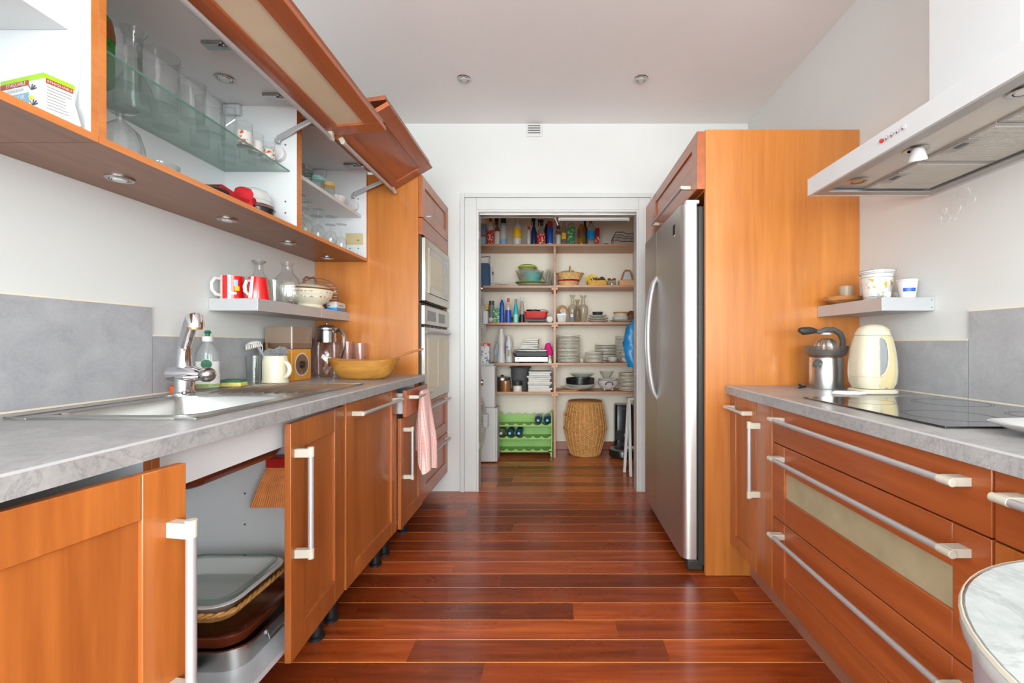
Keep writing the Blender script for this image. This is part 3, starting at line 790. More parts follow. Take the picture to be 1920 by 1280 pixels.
lift_arm(wcC, TY - .02, (XW - .075, 1.955), (XW - .072, 2.02), (XW + .105, 2.10))
# near cabinet: arm plate and inner shelf
MB().prism([(XW - .13, 2.0), (XW - .13, 1.99), (XW - .055, 1.985), (XW - .045, 1.97), (XW - .045, 1.80), (XW - .06, 1.70), (XW - .035, 1.70), (XW - .020, 1.80), (XW - .020, 2.0), (XW - .04, 2.035)], 'y', 1.116 - .010, 1.1155).build('lift_arm', 'white_melamine', wcA, .002)
MB().cyl((XW - .11, 1.1155, 2.07), (XW - .11, 1.085, 2.07), .045, 24).build('arm_cover', 'white_plastic', wcA, .003)
MB().box(XL + .008, XW - .055, .42, 1.1155, 1.890, 1.909).build('shelf', 'white_melamine', wcA, .001)
gs = single(MB().box(XL + .008, XW - .03, 1.156, 2.008, 1.880, 1.886), 'glass_shelf', 'shelf_glass', 'greenish glass shelf carrying glasses in the middle wall cabinet', 'shelf')
gs_e = MB().box(XW - .0305, XW - .0292, 1.156, 2.008, 1.8799, 1.8861).build('front_edge', 'shelf_glass_edge', gs)
MB().box(XL + .008, XW - .03, 2.031 + .0185, TY - .002 - .0185, 1.885, 1.903).build('shelf', 'white_melamine', wcC, .001)
# spots under and inside the wall cabinets
for i, (yy, lb) in enumerate(((1.377, 'round chrome spotlight under the middle wall cabinet, nearest of four'), (1.83, 'second chrome spotlight under the middle wall cabinet'), (2.254, 'third chrome spotlight under the far wall cabinet'), (2.643, 'last chrome spotlight under the far wall cabinet by the tower'))):
    ceiling_spot(-1.312, yy, ZB, lb, .036, group='spotlights under the wall cabinets')
ceiling_spot(-1.30, 1.80, ZH - .018, 'chrome spotlight in the roof of the middle wall cabinet', .036)
# floating shelf left
t = thing('floating_shelf', 'grey floating shelf holding red mugs and carafes', 'shelf', (-1.355, 2.35, 1.262))
MB().box(XL + .001, -1.25, 1.925, TY - .001, 1.262, 1.314).build('board', 'aluminium_shelf', t, .001)
MB().box(-1.2499, -1.2494, 2.45, 2.452, 1.263, 1.3135).build('joint', 'light_grey', t)
# ------------------------------------------------------------------ sink and tap
t = thing('kitchen_sink', 'stainless steel inset sink with ribbed drainer', 'sink', (-1.1, 1.6, ZT))
m = MB(); z0, z1 = ZT + .0002, ZT + .0045; sx0, sx1, sy0, sy1 = -1.345, -.872, 1.11, 2.09
m.box(sx0, BX0 + .012, sy0, sy1, z0, z1).box(BX1 - .012, sx1, sy0, sy1, z0, z1).box(BX0 + .012, BX1 - .012, sy0, BY0 + .012, z0, z1).box(BX0 + .012, BX1 - .012, BY1 - .012, sy1, z0, z1)
m.build('rim', 'stainless', t, .002)
m = MB(); cx, cy = (BX0 + BX1) / 2, (BY0 + BY1) / 2; bw, bd = BX1 - BX0 - .022, BY1 - BY0 - .022
m.loft([rrect(bw, bd, .05, 6, z1, (cx, cy)), rrect(bw - .01, bd - .01, .05, 6, ZT - .03, (cx, cy)), rrect(bw - .03, bd - .03, .05, 6, ZT - .14, (cx, cy)), rrect(bw - .09, bd - .09, .04, 6, ZT - .165, (cx, cy))], False, True)
m.build('bowl', 'stainless', t)
m = MB(); 
m.loft([rrect(bw + .008, bd + .008, .05, 6, ZT - .045, (cx, cy)), rrect(bw + .002, bd + .002, .05, 6, ZT - .165, (cx, cy)), rrect(bw - .03, bd - .03, .05, 6, ZT - .192, (cx, cy)), rrect(bw - .09, bd - .09, .04, 6, ZT - .205, (cx, cy))], False, True)
m.build('bowl_underside', 'copper_brown', t)
for i in range(4): MB().box(BX0 + .0125, BX0 + .0145, 1.36 + i * .018, 1.37 + i * .018, ZT - .055, ZT - .035).build('overflow_slot', 'rubber_black', t)
for i in range(9):
    x = -1.26 + i * .040
    MB().tube([(x, 1.665, z1 - .003), (x, 1.675, z1), (x, 2.03 - .006 * i, z1), (x, 2.045 - .006 * i, z1 - .003)], .0065, 8).build('drainer_rib', 'stainless', t)
for a, b, c, d in ((sx0, sx1, sy0, sy0 + .008), (sx0, sx1, sy1 - .008, sy1), (sx0, sx0 + .008, sy0, sy1), (sx1 - .008, sx1, sy0, sy1)):
    MB().box(a, b, c, d, z1, z1 + .0025).build('raised_edge', 'stainless', t, .001)
fxp = (-1.322, 1.628)
t = thing('kitchen_tap', 'chrome mixer tap with tilted spout behind the sink bowl', 'tap', (fxp[0], fxp[1], ZT + .0045))
x, y = fxp; zb = ZT + .0046
MB().lathe([(0, 0), (.036, 0), (.036, .006), (.029, .012), (.028, .062), (0, .062)], 24, (x, y, zb)).build('base', 'chrome', t)
MB().tube([(x - .050, y, zb + .075), (x - .046, y, zb + .075), (x + .035, y - .004, zb + .075), (x + .060, y - .006, zb + .072), (x + .085, y - .008, zb + .070)], [.018, .027, .029, .022, .016], 20).build('body', 'chrome', t)
MB().sphere((x + .090, y - .010, zb + .072), .027, 18, 10).build('valve_dome', 'dull_chrome', t)
MB().tube([(x + .075, y - .03, zb + .066), (x + .04, y - .045, zb + .064), (x + .01, y - .05, zb + .066)], [.006, .013, .004], 12).build('lever', 'chrome', t)
MB().tube([(x, y, zb + .098), (x, y, zb + .165), (x + .004, y - .004, zb + .18)], [.024, .022, .021], 20).build('neck', 'chrome', t)
MB().tube([(x + .002, y - .002, zb + .172), (x + .030, y - .018, zb + .225), (x + .045, y - .026, zb + .252), (x + .058, y - .034, zb + .268), (x + .072, y - .044, zb + .268), (x + .077, y - .048, zb + .252), (x + .077, y - .048, zb + .238)], [.021, .021, .022, .024, .026, .027, .027], 20).build('spout', 'chrome', t)
MB().cyl((x + .077, y - .048, zb + .240), (x + .077, y - .048, zb + .231), .022, 18).build('aerator', 'tan_metal', t)
# ================================================================== RIGHT RUN
ZR = 0.922; XRE = 0.829; XRC = 0.875            # worktop top, front edge, carcass front (doors come out to 0.853)
PYF = 2.20                                       # near face of the fridge housing
t = thing('worktop', 'grey laminate worktop around the black hob', 'worktop', (1.15, .95, ZR - TH))
MB().box(XRE, XR - .001, -.3, PYF - .001, ZR - TH, ZR).build('slab', 'worktop_laminate', t)
MB().box(XRE - .0006, XRE + .001, -.3, PYF - .001, ZR - .0045, ZR + .0003).build('edge_strip', 'light_grey', t)
splash('splashback_board', 'tall grey splashback board behind the hob', XR, -1, -.3, 1.612, 1.235)
splash('splashback_board', 'low grey splashback board behind the cream kettle', XR, -1, 1.617, PYF - .001, 1.133)
def rcarcass(name, label, y0, y1, cat='cabinet'):
    t = thing(name, label, cat, (1.15, (y0 + y1) / 2, 0), group='right base cabinets')
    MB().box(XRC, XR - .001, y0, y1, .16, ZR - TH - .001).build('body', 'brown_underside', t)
    MB().box(.951, .968, y0, y1, 0.001, .159).build('plinth', 'tan_plinth', t)
    return t
wood('tan_plinth', (150, 100, 78), (176, 124, 100), 'y', rough=0.4, coat=0.1, band=0.2)
fr = RF(XRC)
t = rcarcass('base_cabinet', 'narrow base cabinet with short top handle beside the fridge panel', 1.917, PYF - .001)
d = front(t, fr, 1.919, PYF - .003, .160, .878, frame=.062, thick=.022)
bar(d, fr, 1.95, .822, 2.165, .822, .022 + .042, .0075, .018)
t = rcarcass('pullout_cabinet', 'slim pull out cabinet with upright handle beside the wide drawers', 1.777, 1.915)
d = front(t, fr, 1.779, 1.913, .160, .878, slab=True, thick=.022)
bar(d, fr, 1.888, .482, 1.888, .798, .022 + .042, .0085, .024)
t = rcarcass('drawer_cabinet', 'wide three drawer cabinet under the hob', .884, 1.775)
d = front(t, fr, .886, 1.773, .742, .878, 'cherry_horizontal', name='drawer', slab=True, thick=.022)
bar(d, fr, .925, .838, 1.715, .838, .022 + .042, .008, .03)
d = front(t, fr, .886, 1.773, .455, .738, 'cherry_horizontal', name='drawer', frame=.088, rail=.094, thick=.022, inset='frosted_insert')
bar(d, fr, .925, .692, 1.715, .692, .022 + .042, .008, .03)
d = front(t, fr, .886, 1.773, .160, .451, 'cherry_horizontal', name='drawer', frame=.088, rail=.094, thick=.022)
bar(d, fr, .925, .405, 1.715, .405, .022 + .042, .008, .03)
t = rcarcass('drawer_cabinet', 'nearest drawer cabinet partly hidden by the round marble table', .10, .882)
d = front(t, fr, .102, .880, .742, .878, 'cherry_horizontal', name='drawer', slab=True, thick=.022)
bar(d, fr, .40, .838, .842, .838, .022 + .042, .008, .03)
d = front(t, fr, .102, .880, .160, .738, 'cherry_vertical', name='door', frame=.088, thick=.022)
# fridge housing
t = thing('fridge_housing', 'tall cherry wood panel and cupboard enclosing the fridge', 'cabinet', (1.1, 2.85, 0))
MB().box(.734, XR - .001, PYF, PYF + .022, 0.001, 2.157).build('side_panel', 'cherry_panel', t, .0015)
MB().box(.734, XR - .001, PYF + .022, YB - .002, 1.865, 2.157).build('top_cupboard', 'cherry_panel', t)
MB().box(.70, .734, 3.20, YB - .002, 0.001, 2.157).build('filler_strip', 'cherry_vertical', t, .001)
fh = RF(.734)
d = front(t, fh, PYF + .002, 3.19, 1.870, 2.150, 'cherry_horizontal', frame=.085, rail=.062, thick=.040)
bar(d, fh, PYF + .10, 1.912, 3.02, 1.912, .085, .0075, .018)
# fridge
t = thing('fridge', 'stainless side by side fridge with long curved handles', 'fridge', (1.05, 2.70, 0))
FX, fy0, fy1, fs, fz0, fz1 = .632, 2.236, 3.165, 2.80, .062, 1.812
MB().box(.712, XR - .02, fy0 + .004, fy1 - .004, .03, 1.80).build('body', 'dark_gasket', t, .004)
MB().box(.702, .712, fy0 + .008, fy1 - .008, .07, 1.80).build('door_gasket', 'rubber_black', t)
def fridge_door(a, b, ra, rb):
    pts = []
    X0 = .702; n = 7
    pts += [(X0, a), (X0, b)]
    if rb: pts += [(FX + rb - rb * math.sin(R(90 * k / n)), b - rb + rb * math.cos(R(90 * k / n))) for k in range(n + 1)]
    else: pts += [(FX, b)]
    if ra: pts += [(FX + ra - ra * math.cos(R(90 * k / n)), a + ra - ra * math.sin(R(90 * k / n))) for k in range(n + 1)]
    else: pts += [(FX, a)]
    return MB().prism(pts, 'z', fz0, fz1)
d1 = fridge_door(fy0, fs - .002, .045, .006).build('door', 'fridge_steel', t)
d2 = fridge_door(fs + .002, fy1, .006, .03).build('door', 'fridge_steel', t)
for dd, yy, s in ((d1, fs - .032, -1), (d2, fs + .032, 1)):
    pts = [(FX + .004 - .062 * math.sin(PI * k / 20) ** .55, yy - s * .018 * (1 - math.sin(PI * k / 20)), .785 + .745 * k / 20) for k in range(21)]
    MB().tube(pts, [.010] + [.0135] * 19 + [.010], 12).build('handle', 'aluminium', dd)
MB().box(FX - .0015, FX + .002, fy0 + .13, fy0 + .17, 1.69, 1.745).build('badge', 'black_plastic', d1)
MB().box(FX - .002, FX, fy0 + .135, fy0 + .165, 1.683, 1.689).build('badge_stripe', 'light_grey', d1)
MB().box(.652, .72, fy0 + .006, fy0 + .05, 1.813, 1.832).build('hinge_cover', 'light_grey', t, .006)
MB().box(.66, .74, fy0 + .006, fy0 + .05, .004, .058).build('foot', 'dark_gasket', t, .008)
MB().box(.668, .74, fy0 + .07, fy1 - .03, .012, .056).build('toe_grille', 'rubber_black', t)
# hob
t = thing('hob', 'black glass ceramic hob set into the right worktop', 'hob', (1.18, 1.37, ZR))
MB().box(.917, 1.437, 1.066, 1.672, ZR + .0003, ZR + .0055).build('glass_plate', 'black_glass', t, .0015)
for (cx_, cy_, rr) in ((1.31, 1.50, .105), (1.06, 1.53, .08), (1.32, 1.22, .08), (1.07, 1.23, .105)):
    m = MB(); n = 48
    m.loft([[Vector((cx_ + r_ * math.cos(2 * PI * k / n), cy_ + r_ * math.sin(2 * PI * k / n), ZR + .0057)) for k in range(n)] for r_ in (rr, rr - .0025)], False, False)
    m.loft([[Vector((cx_ + r_ * math.cos(2 * PI * k / n), cy_ + r_ * math.sin(2 * PI * k / n), ZR + .0057)) for k in range(n)] for r_ in (rr - .008, rr - .0095)], False, False)
    m.build('heating_ring', 'ring_print', t)
# white oblong plate on the worktop
t = thing('serving_dish', 'white oblong dish at the right edge of the right worktop', 'plate', (1.13, .955, ZR + .0008), rz=R(8), local=True)
m = MB().loft([rrect(.20, .13, .05, 6, 0), rrect(.26, .18, .06, 6, .010), rrect(.32, .22, .07, 6, .024), rrect(.325, .225, .07, 6, .026), rrect(.31, .21, .065, 6, .026), rrect(.24, .16, .055, 6, .013), rrect(.19, .12, .05, 6, .008)], True, True)
m.build('dish', 'white_ceramic', t)
# round marble table in the foreground
t = thing('round_table', 'round marble topped table at the lower right corner', 'table', (.555, .262, 0))
MB().lathe([(0, .862), (.236, .862), (.240, .868), (.240, .878), (.236, .884), (0, .884)], 64, (.555, .262, 0)).build('top', 'marble_top', t)
MB().lathe([(0, .0), (.20, .0), (.20, .02), (.215, .60), (.232, .84), (.234, .862), (0, .862)], 64, (.555, .262, 0)).build('drum', 'marble_side', t)
MB().lathe([(.2403, .880), (.2410, .8815), (.2395, .8842), (.2382, .8845)], 64, (.555, .262, 0)).build('rim_band', 'handle_mount', t)
# ------------------------------------------------------------------ extractor hood
t = thing('extractor_hood', 'white wall mounted extractor hood with open lamp sockets', 'hood', (1.24, 1.33, 1.698))
hx, hy0, hy1, hz, hh = .994, .885, 1.782, 1.698, .066
m = MB().box(hx, hx + .012, hy0, hy1, hz, hz + hh).box(XR - .014, XR - .002, hy0, hy1, hz, hz + hh).box(hx + .012, XR - .014, hy0, hy0 + .012, hz, hz + hh).box(hx + .012, XR - .014, hy1 - .012, hy1, hz, hz + hh).box(hx + .012, XR - .014, hy0 + .012, hy1 - .012, hz + hh - .008, hz + hh)
m.build('canopy', 'hood_white', t, .001)
MB().box(1.18, XR - .002, 1.149, 1.43, hz + hh, ZC - .002).build('chimney', 'hood_white', t, .001)
m = MB().box(hx + .012, hx + .050, hy0 + .012, hy1 - .012, hz + .001, hz + .004).box(XR - .05, XR - .014, hy0 + .012, hy1 - .012, hz + .001, hz + .004).box(hx + .05, XR - .05, hy1 - .050, hy1 - .012, hz + .001, hz + .004).box(hx + .05, XR - .05, hy0 + .012, hy0 + .05, hz + .001, hz + .004)
m.build('lower_lip', 'filter_mesh', t)
MB().box(hx + .050, XR - .05, hy0 + .05, hy1 - .05, hz + .016, hz + .018).build('inner_plate', 'hood_inner', t)
for i, (a, b) in enumerate(((hy1 - .31, hy1 - .055), (hy1 - .57, hy1 - .315), (hy1 - .83, hy1 - .575))):
    fl = MB().box(hx + .185, XR - .055, a, b, hz + .010, hz + .016).build('grease_filter', 'filter_mesh', t, .001)
    m = MB(); nn = 30
    for k in range(nn):
        yy = a + .012 + (b - a - .024) * (k + .5) / nn
        m.box(hx + .195, XR - .065, yy - .0016, yy + .0016, hz + .0085, hz + .010)
    o_ = m.build('mesh_bars', 'hood_inner', fl); o_['kind'] = 'stuff'
    MB().box(hx + .187, hx + .225, (a + b) / 2 - .045, (a + b) / 2 + .045, hz + .006, hz + .0095).build('latch', 'filter_mesh', fl)
    MB().box(hx + .197, hx + .213, (a + b) / 2 - .018, (a + b) / 2 + .018, hz + .0045, hz + .0065).build('latch_slot', 'dark_grey', fl)
for i, yy in enumerate((hy1 - .135, hy1 - .40, hy1 - .72)):
    MB().lathe([(.020, .016), (.033, .016), (.035, .012), (.030, .009), (.021, .010)], 24, (hx + .105, yy, hz)).build('lamp_ring', 'dull_chrome', t)
    if i == 1:
        M = Matrix.Translation((hx + .108, yy - .004, hz + .012)) @ Matrix.Rotation(R(14), 4, 'X') @ Matrix.Rotation(R(-10), 4, 'Y')
        MB().lathe([(0, .006), (.013, .006), (.017, -.004), (.025, -.028), (.025, -.034), (0, -.034)], 24).xf(M).build('lamp_bulb', 'white_plastic', t)
    else:
        MB().lathe([(0, .013), (.021, .013), (.018, .010), (0, .009)], 20, (hx + .105, yy, hz)).build('lamp_lens', 'white_plastic' if i else 'tan', t)
for k in range(5):
    yy = 1.32 - .0 + .021 * (2 - k) + .0
    yy = 1.375 - .021 * k
    MB().tube([(hx + .001, yy, hz + .036), (hx - .006, yy, hz + .036), (hx - .008, yy, hz + .036)], [.006, .006, .004], 12).build('button', 'red_plastic' if k == 0 else 'chrome', t)
# floating shelf right
t = thing('floating_shelf', 'grey floating shelf holding the flower pot and paper cup', 'shelf', (1.375, 1.98, 1.250))
MB().box(1.274, XR - .001, 1.767, PYF - .001, 1.250, 1.302).build('board', 'aluminium_shelf', t, .001)
m = MB()
for zz in (1.262, 1.292): m.cyl((XR - .012, 1.7668, zz), (XR - .012, 1.766, zz), .002, 8)
m.build('screw_holes', 'dark_grey', t)
ZS = 1.3025
# items on the right shelf
t = thing('wooden_dish', 'rough olive wood dish holding the frosted tumbler', 'dish', (1.34, 2.10, ZS), local=True)
MB().lathe([(0, 0), (.05, 0), (.082, .018), (.088, .034), (.080, .036), (.06, .026), (0, .020)], 28, (0, 0, 0), 1.0, .8).build('dish', 'olive_wood', t)
vessel('tumbler', 'frosted white glass tumbler standing in the olive wood dish', 'glass', (1.34, 2.085, ZS + .0205), [('body', [(0, 0), (.024, 0), (.031, .062), (.029, .062), (.022, .004), (0, .004)], 'milky_plastic')])
t = vessel('flower_pot', 'white pot painted with yellow flowers on the right shelf', 'pot', (1.375, 1.935, ZS), [('body', [(0, 0), (.048, 0), (.050, .012), (.058, .110), (.064, .114), (.065, .128), (.061, .128), (.054, .1), (.044, .01), (0, .01)], 'white_ceramic')], n=36)
MB().lathe([(.0526, .028), (.0575, .092)], 36).build('painted_flowers', 'floral_yellow', t)
for z, r in ((.117, .0648), (.126, .0655), (.098, .0577), (.016, .0512), (.010, .0508)): MB().lathe([(r, z), (r + .0006, z + .0008), (r, z + .0016)], 36).build('painted_line', 'dark_grey', t)
vessel('ashtray', 'small clear glass dish in front of the flower pot', 'dish', (1.345, 1.835, ZS), [('body', [(0, 0), (.030, 0), (.034, .004), (.034, .026), (.029, .026), (.027, .010), (0, .008)], 'thick_glass')])
t = vessel('paper_cup', 'white paper cup with blue band on the right shelf', 'cup', (1.415, 1.82, ZS), [('body', [(0, 0), (.026, 0), (.034, .068), (.0365, .070), (.0365, .074), (.033, .074), (.025, .003), (0, .003)], 'white_plastic')], n=32)
m = MB(); n = 12
m.loft([[Vector((r * math.cos(R(205 + 85 * k / n)), r * math.sin(R(205 + 85 * k / n)), z)) for k in range(n + 1)] for r, z in ((.0295, .026), (.0312, .040))], False, False, closed=False)
m.build('blue_band', 'blue', t)
# kettle
t = thing('kettle', 'cream plastic electric kettle standing beside the hob', 'kettle', (1.285, 1.835, ZR + .0005), rz=R(0), local=True); KETTLE = t
def kring(wd, dp, z, r=.055): return rrect(wd, dp, r, 7, z)
MB().loft([kring(.185, .15, .0), kring(.200, .16, .004), kring(.200, .16, .014), kring(.186, .15, .02)]).build('base', 'cream_plastic', t)
secs = [(.165, .145, .022), (.190, .158, .045), (.198, .162, .085), (.194, .160, .13), (.180, .152, .18), (.160, .14, .22), (.150, .13, .232)]
MB().loft([kring(a, b, z) for a, b, z in secs], True, False).build('body', 'cream_plastic', t)
MB().loft([kring(.152, .132, .233), kring(.146, .126, .246), kring(.125, .11, .262, .05), kring(.085, .075, .274, .034), kring(.03, .03, .278, .012)], False, True).build('lid', 'cream_plastic', t)
def sec(z):
    for (a0, b0, z0_), (a1, b1, z1_) in zip(secs, secs[1:]):
        if z <= z1_: k = (z - z0_) / (z1_ - z0_); return a0 + (a1 - a0) * k, b0 + (b1 - b0) * k
    return secs[-1][0], secs[-1][1]
def skin(xf_, z, off):
    wd, dp = sec(z); x_ = xf_ * wd / 2; r = .055; d = abs(x_) - (wd / 2 - r)
    y_ = -dp / 2 if d <= 0 else -(dp / 2 - r) - math.sqrt(max(0, r * r - d * d))
    n = Vector((0, -1, 0)) if d <= 0 else Vector((math.copysign(d, x_), -math.sqrt(max(0, r * r - d * d)), 0)).normalized()
    return Vector((x_, y_, z)) + n * off
def patch(rows, off, n=8):
    return MB().loft([[skin(x0_ + (x1_ - x0_) * k / n, z, off * (1 if 0 < k < n else .1)) for k in range(n + 1)] for z, x0_, x1_ in rows], False, False, closed=False)
patch([(.024, -.22, .62), (.040, -.24, .62), (.065, -.14, .62), (.085, .04, .62), (.11, .18, .62), (.14, .25, .62), (.17, .26, .62), (.20, .24, .62), (.218, .16, .62), (.226, -.04, .62), (.231, -.06, .62)], .0016).build('handle_column', 'beige_plastic', t)
patch([(.072, -.18, -.16), (.082, -.19, .00), (.11, -.20, .15), (.14, -.20, .22), (.17, -.20, .23), (.20, -.19, .20), (.215, -.18, .12), (.222, -.17, -.02)], .0012).build('recess_shade', 'mid_grey', t)  # grey patch proud of the skin, painting the shade of the handle hollow
m = MB().tube([skin(x_, z_, .004) for x_, z_ in ((-.02, .224), (.13, .216), (.22, .20), (.25, .17), (.24, .14), (.17, .11), (.02, .084), (-.16, .072))], .0034, 8)
m.build('handle', 'cream_plastic', t)
for i in range(3): MB().obox(skin(.12 + .06 * i, .026, .003), (.004, .003, .002)).build('base_vent', 'dark_grey', t)
MB().lathe([(0, 0), (.017, 0), (.016, .004), (0, .005)], 18, (.035, -.045, .2525)).build('switch', 'yellow', t)
m = MB()
for a, b, z in ((.1985, .1625, .068),): m.loft([kring(a, b, z), kring(a + .0008, b + .0008, z + .0008), kring(a, b, z + .0016)], False, False)
m.build('seam_line', 'beige_plastic', t)
pts = [(-.07, -.06, .006)] + [(-.10 - .10 * math.sin(PI * k / 14) * (1 if k < 8 else .98), -.055 + .05 * math.cos(PI * k / 14) - .02, .005 + .006 * (k / 14)) for k in range(1, 14)] + [(-.085, -.10, .006)]
MB().tube([(-.085, -.075, .006), (-.13, -.10, .007), (-.19, -.085, .006), (-.225, -.045, .006), (-.20, -.015, .007), (-.15, -.02, .006), (-.10, -.04, .006)], .0048, 8).build('cord', 'cord_white', t)
MB().tube([(.06, .07, .006), (.11, .10, .006), (.16, .108, .006), (.17, .11, .006)], .004, 8).build('plug_lead', 'cord_white', t)
KETTLE.scale = (.80, .80, 1.0)
# citrus press
t = thing('citrus_press', 'brushed steel citrus press with black lever arm', 'juicer', (1.215, 2.03, ZR + .0005), local=True)
MB().lathe([(0, 0), (.066, 0), (.067, .004), (.067, .135), (.064, .14), (0, .14)], 36).build('body', 'stainless', t)
MB().lathe([(.064, .141), (.078, .150), (.086, .172), (.088, .190), (.085, .190), (.080, .172), (.06, .152), (0, .148)], 36).build('bowl', 'press_smoke', t)
MB().lathe([(0, .150), (.060, .151), (.072, .163), (.055, .166), (0, .166)], 36).build('strainer', 'stainless', t)
m = MB(); rings = []
for i in range(9):
    u = i / 8; rr = .044 * math.cos(u * PI / 2) ** .75 + .001; z = .172 + .052 * math.sin(u * PI / 2)
    rings.append([Vector((rr * (1 + .10 * math.cos(8 * a)) * math.cos(a), rr * (1 + .10 * math.cos(8 * a)) * math.sin(a), z)) for a in [2 * PI * k / 48 for k in range(48)]])
m.loft(rings, True, True); m.build('reamer', 'stainless', t)
MB().tube([(-.058, -.045, .118), (-.075, -.058, .116), (-.088, -.066, .104)], [.014, .013, .010], 12).build('spout', 'dark_grey', t)
MB().tube([(.085, .02, .17), (.088, .02, .215), (.072, .016, .246), (.040, .01, .262), (0, 0, .262), (-.03, 0, .252), (-.05, 0, .256)], [.011, .012, .013, .012, .012, .010, .010], 12).build('lever_arm', 'dark_grey', t)
MB().tube([(-.045, 0, .256), (-.075, -.004, .258), (-.105, -.008, .256), (-.125, -.010, .260)], [.010, .017, .018, .010], 14).build('lever_grip', 'dark_gasket', t)
MB().lathe([(0, 0), (.022, 0), (.018, .008), (0, .01)], 18, (0, 0, .240)).build('press_cup', 'light_grey', t)
MB().tube([(-.06, .05, .004), (-.09, .06, .01), (-.10, .03, .018), (-.085, .02, .006), (-.12, .0, .004)], .004, 8).build('cord', 'rubber_black', t)
# ================================================================== THINGS ON THE LEFT SIDE
# --- washing-up corner
t = thing('soap_bottle', 'clear washing up liquid bottle with green cap behind the tap', 'bottle', (-1.395, 1.835, ZT + .0005), rz=R(18), local=True)
def oval(wd, dp, z, n=24): return [Vector((wd / 2 * math.cos(2 * PI * k / n), dp / 2 * math.sin(2 * PI * k / n), z)) for k in range(n)]
MB().loft([oval(.078, .05, 0), oval(.084, .055, .01), oval(.084, .055, .06), oval(.078, .05, .085), oval(.082, .052, .12), oval(.076, .05, .15), oval(.05, .04, .175), oval(.03, .03, .19), oval(.028, .028, .195)], True, True).build('body', 'soap_plastic', t)
MB().loft([oval(.0850, .056, .012), oval(.0850, .056, .060), oval(.079, .0512, .085), oval(.0826, .0526, .115)], False, False).build('label_print', 'white_plastic', t)
MB().lathe([(0, .0), (.018, .0), (.018, .004), (0, .005)], 20).xf(Matrix.Translation((.006, -.0285, .105)) @ Matrix.Rotation(R(90), 4, 'X')).build('emblem', 'dark_green', t)
MB().lathe([(0, 0), (.0195, 0), (.0195, .0012), (0, .0012)], 20).xf(Matrix.Translation((.006, -.0262, .105)) @ Matrix.Rotation(R(90), 4, 'X')).build('emblem_ring', 'white_plastic', t)
MB().box(-.006, .030, -.0292, -.0283, .060, .068).build('blue_mark', 'blue', t)
MB().loft([oval(.0856, .0566, .014), oval(.0856, .0566, .026)], False, False).build('green_mark', 'soft_green', t)
MB().lathe([(0, .195), (.019, .195), (.019, .216), (0, .216)], 20).build('collar', 'white_plastic', t)
MB().lathe([(0, .2165), (.008, .2165), (.008, .226), (.013, .231), (.007, .240), (0, .240)], 16).build('cap', 'dark_green', t)
t = thing('kitchen_sponge', 'green and yellow kitchen sponge on the sink edge', 'sponge', (-1.365, 1.945, ZT + .0053), rz=R(8), local=True)
MB().box(-.04, .04, -.03, .03, 0, .018).build('foam', 'kitchen_sponge', t, .004)
MB().box(-.04, .04, -.03, .03, .0182, .030).build('scouring_pad', 'scourer', t, .003)
t = thing('tap_tidy', 'small orange rubber cup standing behind the tap', 'cup', (-1.385, 1.70, ZT + .0005), local=True)
MB().lathe([(0, 0), (.036, 0), (.040, .030), (.037, .030), (.033, .003), (0, .003)], 24).build('cup', 'orange_plastic', t)
t = thing('stoneware_mug', 'tall cream stoneware mug filled with scouring brushes', 'mug', (-1.315, 2.152, ZT + .0005), local=True)
MB().lathe([(0, 0), (.055, 0), (.057, .004), (.057, .012), (.054, .018), (.054, .105), (.050, .122), (.051, .130), (.047, .130), (.047, .12), (.049, .02), (0, .01)], 36).build('body', 'cream_ceramic', t)
MB().tube(arc((.050, -.008, .066), .036, 75, -75, 12), [.008] + [.010] * 11 + [.008], 12).xf(Matrix.Rotation(R(-12), 4, 'Z')).build('handle', 'cream_ceramic', t)
def scourer_ball(name, label, loc, r):
    m = MB(); random.seed(3)
    pts = []
    for i in range(220):
        a, b = i * 2.39996, math.acos(1 - 2 * (i + .5) / 220)
        q = r * (1 + .12 * math.sin(i * 3.7))
        pts.append(Vector((q * math.sin(b) * math.cos(a), q * math.sin(b) * math.sin(a), q * math.cos(b) * .8)))
    m.tube(pts, .0022, 4)
    m.sphere((0, 0, 0), r * .85, 12, 8, .8)
    o = m.xf(Matrix.Translation(loc))
    return single(o, name, 'steel_wool', label, 'scourer')
scourer_ball('steel_scourer', 'larger steel wool scourer in the cream mug', (-1.330, 2.142, ZT + .138), .030)
scourer_ball('steel_scourer', 'upper steel wool scourer leaning in the cream mug', (-1.293, 2.160, ZT + .150), .027)
t = thing('dish_brush', 'white dish brush leaning out of the cream mug', 'brush', (-1.37, 2.12, ZT + .12))
b0 = Vector((-1.345, 2.135, ZT + .10)); b1 = Vector((-1.375, 2.12, ZT + .172))
MB().tube([b0, (b0 + b1) / 2 + Vector((0, 0, .004)), b1], .006, 8).build('handle', 'mid_grey', t)
M = Matrix.Translation((-1.392, 2.11, ZT + .184)) @ Matrix.Rotation(R(-15), 4, 'Y')
MB().lathe([(0, .014), (.02, .013), (.036, .004), (.037, 0), (0, 0)], 24, sx=1.0, sy=.7).xf(M).build('head', 'white_plastic', t)
m = MB()
for i in range(60):
    a = i * 2.4; rr = .034 * math.sqrt(i / 60)
    m.cyl((rr * math.cos(a), rr * .7 * math.sin(a), 0), (rr * 1.08 * math.cos(a), rr * .76 * math.sin(a), -.018), .0016, 4)
o_ = m.xf(M).build('bristles', 'white_cloth', t); o_['kind'] = 'stuff'
vessel('steel_beaker', 'slim chrome beaker behind the cream mug', 'beaker', (-1.405, 2.20, ZT + .0005), [('body', [(0, 0), (.022, 0), (.022, .185), (.026, .192), (.021, .192), (.020, .004), (0, .004)], 'chrome')])
